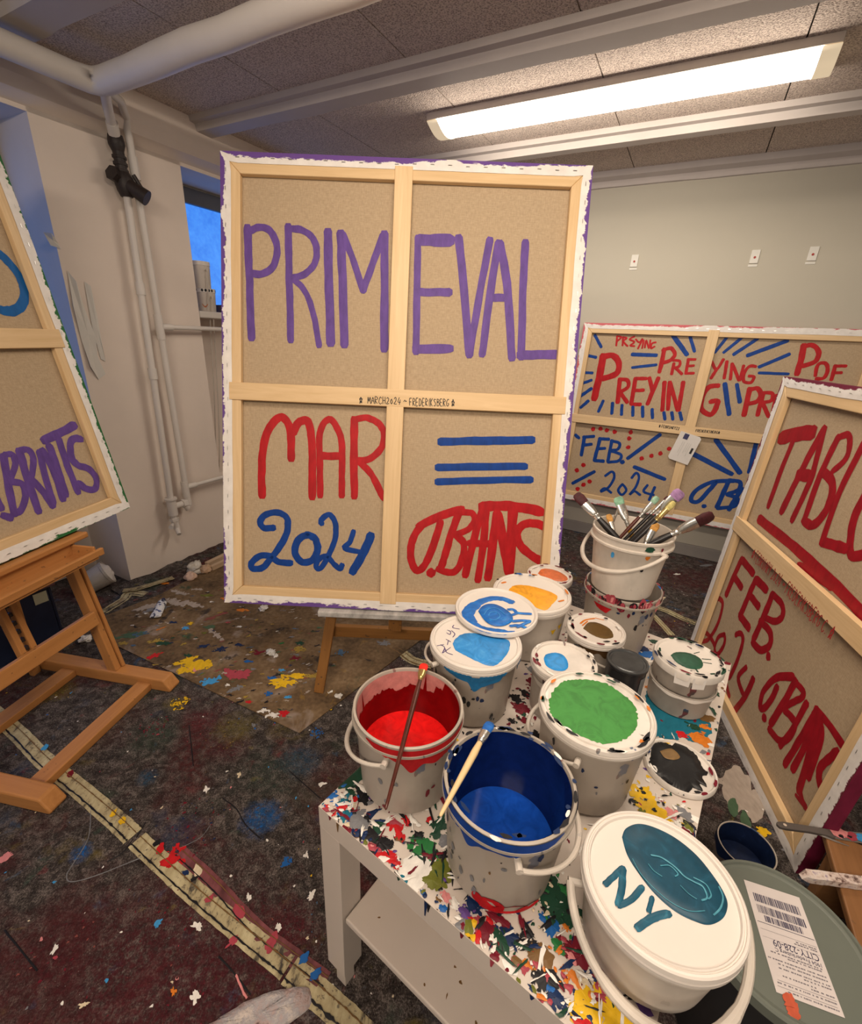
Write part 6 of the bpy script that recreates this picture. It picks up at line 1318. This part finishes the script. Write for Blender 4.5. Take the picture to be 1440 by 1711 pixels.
# tipped white bucket by the pier corner
pw = on_z(172, 985, 0); axd = Vector((.75, .55, .42)).normalized()
Mw = frame(Vector((pw.x - .02, pw.y, .068)) - axd * .07, axd.orthogonal().normalized(), axd.cross(axd.orthogonal().normalized()), axd) @ Matrix.Scale(.70, 4)
wbk = thing('paint_bucket', 'tipped white bucket with pink-stained rag by the pier corner', 'bucket', Mw)
b = MB(); b.lathe([(0, 0), (.078, 0), (.082, .01), (.092, .17), (.095, .172), (.095, .19), (.091, .19), (.088, .16), (.078, .02), (0, .02)], 40); b.build('body', m_bk[0], wbk, Mw, smooth=True)
b = MB(); nu, nv = 22, 8; vs = []
for j in range(nv + 1):
    for i in range(nu):
        a = 2 * math.pi * i / nu; r_ = .086 * (1 - j / nv * .98); vs.append((r_ * math.cos(a), r_ * math.sin(a), .182 + .035 * math.sin(math.pi * .5 * j / nv) + .014 * pnoise(Vector((r_ * 30 * math.cos(a), r_ * 30 * math.sin(a), 4)))))
b.add(vs, [(j * nu + i, j * nu + (i + 1) % nu, (j + 1) * nu + (i + 1) % nu, (j + 1) * nu + i) for j in range(nv) for i in range(nu)]); b.build('stained_rag', bagm, wbk, Mw, smooth=True, auto=180)
crumple('plastic_scrap', 'clear crumpled plastic scrap against the wall foot', 'scrap', 326, 956, 0, .042, plain('plastic_film', (.50, .46, .40), .2), .8, 3, .6, 'scraps along the wall foot')
crumple('paper_scrap', 'crumpled pinkish paper scrap in the middle of the wall foot rubbish', 'scrap', 319, 968, 0, .030, plain('pink_paper', (.58, .40, .30), .7), .75, 5, .4, 'scraps along the wall foot')
crumple('paper_scrap', 'folded tan cardboard scrap by the wall, nearest the tall canvas', 'scrap', 345, 956, 0, .030, plain('tan_paper', (.45, .29, .18), .7), .8, 8, .5, 'scraps along the wall foot')
for lab, p0_, p1_, w_ in (('thin offcut of wood lying highest along the wall foot', (345, 943), (382, 925), .03), ('wood offcut leaning under the highest one by the wall', (352, 949), (380, 936), .025)):
    a_, c_ = on_z(*p0_, .02), on_z(*p1_, .02); o = MB(); o.box(0, (c_ - a_).length, -w_ / 2, w_ / 2, -.019, .012); oo = o.build('wood_offcut', wood('pale_offcut', (.40, .27, .17), (.55, .40, .27), 0), None, along(a_, c_), bevel=.002); tag(oo, lab, 'offcut', 'scraps along the wall foot')
pa, pb_ = on_z(259, 1030, .022), on_z(271, 1006, .026)
Mtb = along(pa, pb_); tu = thing('paint_tube', 'squeezed white and blue paint tube on the cardboard sheet', 'paint tube', Mtb)
b = MB(); L_ = (pb_ - pa).length; vs = []
for i in range(9):
    t_ = i / 8; a_ = .026 - .004 * t_; c_ = .004 + .014 * math.sin(min(1, t_ * 1.25) * math.pi * .5); vs += [(t_ * L_, a_ * math.cos(q2), c_ * math.sin(q2) - .003) for q2 in [2 * math.pi * k_ / 14 for k_ in range(14)]]
b.add(vs, [(i * 14 + k_, i * 14 + (k_ + 1) % 14, i * 14 + 14 + (k_ + 1) % 14, i * 14 + 14 + k_) for i in range(8) for k_ in range(14)] + [tuple(range(14))[::-1], tuple(range(112, 126))])
t = NT('tube_smeared'); f = t.noise(38, 3, .6); tb_c = t.ramp(f, (.42, (.012, .02, .06)), (.5, (.62, .62, .64)), (.62, (.60, .6, .6)), (.68, (.02, .05, .2))); b.build('tube_body', t.fin(tb_c, .4), tu, Mtb, smooth=True)
b = MB(); b.tube([(L_, 0, 0), (L_ + .006, 0, 0), (L_ + .006, 0, 0), (L_ + .026, 0, 0)], [.007, .007, .011, .010], 14); b.build('cap', plain('cap_navy', (.02, .025, .06), .4), tu, Mtb, smooth=True)
for i, (px, py, r, lab, c) in enumerate(((143, 1070, .022, 'white curl of dried paint on the felt behind the easel board', (.66, .62, .58)), (452, 1092, .018, 'small white paint lump on the cardboard right of the blue splash', (.62, .6, .56)), (566, 1165, .012, 'tiny white paper bit just right of the tripod easel leg', (.66, .63, .58)), (440, 1018, .018, 'small white scrap just below the tall canvas corner', (.64, .6, .56)))):
    crumple('paint_scrap', lab, 'scrap', px, py, .005 if i in (1, 3) else 0, r, plain('scrap_white_%s' % 'abcd'[i], c, .6), .45, 20 + i, .8, 'small scraps on the floor')
# crusted board at the lower edge
Q = [on_z(x, y, 0) for x, y in ((365, 1704), (430, 1668), (505, 1650), (520, 1662), (512, 1690), (440, 1735), (330, 1770), (300, 1750))]
b = MB(); t = NT('crusted_rag'); f = t.noise(28, 5, .7); cr_ = t.ramp(f, (.3, (.10, .05, .05)), (.42, (.40, .30, .28)), (.55, (.34, .32, .33)), (.68, (.55, .47, .42)), (.8, (.05, .09, .16))); t.bump(f, 1, .01)
S = smooth_pts([(q.x, q.y) for q in Q] + [(Q[0].x, Q[0].y)], 6)[:-1]; cx_, cy_ = sum(q[0] for q in S) / len(S), sum(q[1] for q in S) / len(S); n = len(S); vs = []
for f_, h in ((1.0, .002), (.93, .012), (.6, .018), (.3, .014)):
    for i, (x, y) in enumerate(S): vs.append((cx_ + (x - cx_) * f_ * (1 + .03 * pnoise(Vector((i, f_, 0)))), cy_ + (y - cy_) * f_, h + .006 * pnoise(Vector((i * .8, f_ * 9, 3)))))
vs.append((cx_, cy_, .014)); b.add(vs, [(r * n + i, r * n + (i + 1) % n, (r + 1) * n + (i + 1) % n, (r + 1) * n + i) for r in range(3) for i in range(n)] + [(3 * n + i, 3 * n + (i + 1) % n, 4 * n) for i in range(n)])
o = b.build('paint_rag', t.fin(cr_, .7), None, None, smooth=True, auto=180); tag(o, 'paint-stiffened grey and pink rag on the floor at the lower edge', 'rag')
# buckets on the window sill
SX = on_plane(343, 505, room(WALL_B - .085, 2, 1), RB); sS = (ROOM.inverted() @ SX).y
def sill(label, s, z0, R, H, rust):
    M = Matrix.Translation(room(WALL_B - .085, s, z0)); root = thing('paint_bucket', label, 'bucket', M, 'buckets on the window sill')
    b = MB(); b.lathe([(0, 0), (R * .9, 0), (R * .92, .004), (R * .985, H - .040), (R * 1.0, H - .036), (R * .99, H - .014)], 40); b.build('body', m_bk[0], root, M, smooth=True)
    b = MB(); b.lathe([(R * .99, H - .022), (R * 1.04, H - .021), (R * 1.04, H), (R * .96, H), (R * .94, H - .004), (0, H - .004)], 40); b.build('lid', m_lidclean, root, M, smooth=True)
    bail(root, M, R, H - .045, 2.6, 1.1, m_bk[0], 1, .003)
    b = MB(); r9 = random.Random(int(s * 1000 + z0 * 100))
    if rust:
        for i in range(9):
            a_ = -1.9 + i * .3; b.add([((R * 1.045) * math.cos(a_ + .11 * math.cos(t)), (R * 1.045) * math.sin(a_ + .11 * math.cos(t)), H - .010 + .008 * math.sin(t)) for t in [2 * math.pi * k_ / 9 for k_ in range(9)]], [tuple(range(9))], r9.choice((0, 0, 1)))
        a_ = -1.2; b.add([((R * .95) * math.cos(a_ + .28 * math.cos(t)), (R * .95) * math.sin(a_ + .28 * math.cos(t)), .038 + .014 * math.sin(t) * (1 + .3 * math.sin(3 * t))) for t in [2 * math.pi * k_ / 14 for k_ in range(14)]], [tuple(range(14))], 2)
        b.build('paint_spots', [SPM[ix('black')], SPM[ix('white')], paint('rust_spot', (.45, .15, .06))], root, M)
sill('lower white bucket on the window sill, black specks round its rim', sS, SILL + .001, .060, .122, True)
sill('upper white bucket stacked on another on the window sill', sS - .012, SILL + .124, .056, .138, False)
b = MB(); b.box(-.05, .05, -.035, .035, 0, .045); o = b.build('sill_box', plain('dark_sill_box', (.10, .06, .055), .6), None, ROOM @ Matrix.Translation((WALL_B - .10, sS + .135, SILL)), bevel=.004); tag(o, 'small dark box on the window sill beside the stacked buckets', 'box')
# dark blue crate behind the left easel
q_ = on_z(40, 1065, 0)
Mc = frame(Vector((-1.86, 1.62, .002)), RB, RS, (0, 0, 1)); cr2 = thing('storage_crate', 'dark blue crate with pale labels behind the left easel', 'crate', Mc)
b = MB(); b.box(-.16, .16, -.30, .22, 0, .012); 
for a_ in ((-.16, .16, -.30, -.288, .012, .30), (-.16, .16, .208, .22, .012, .30), (-.16, -.148, -.288, .208, .012, .30), (.148, .16, -.288, .208, .012, .30)): b.box(*a_)
m_crate = plain('crate_blue', (.012, .018, .045), .4, .3, 8); b.build('body', m_crate, cr2, Mc, bevel=.004)
b = MB(); b.box(-.175, .175, -.315, .235, .285, .31); b.build('rim', plain('crate_rim', (.09, .045, .05), .5, .4, 12), cr2, Mc, bevel=.004)
b = MB()
for y, z, w_, h_ in ((.15, .22, .05, .05), (-.10, .10, .04, .03), (-.2, .18, .05, .03)): b.box(.1605, .162, y, y + w_, z, z + h_)
b.build('paper_label', plain('label_cream', (.42, .40, .28), .6), cr2, Mc)
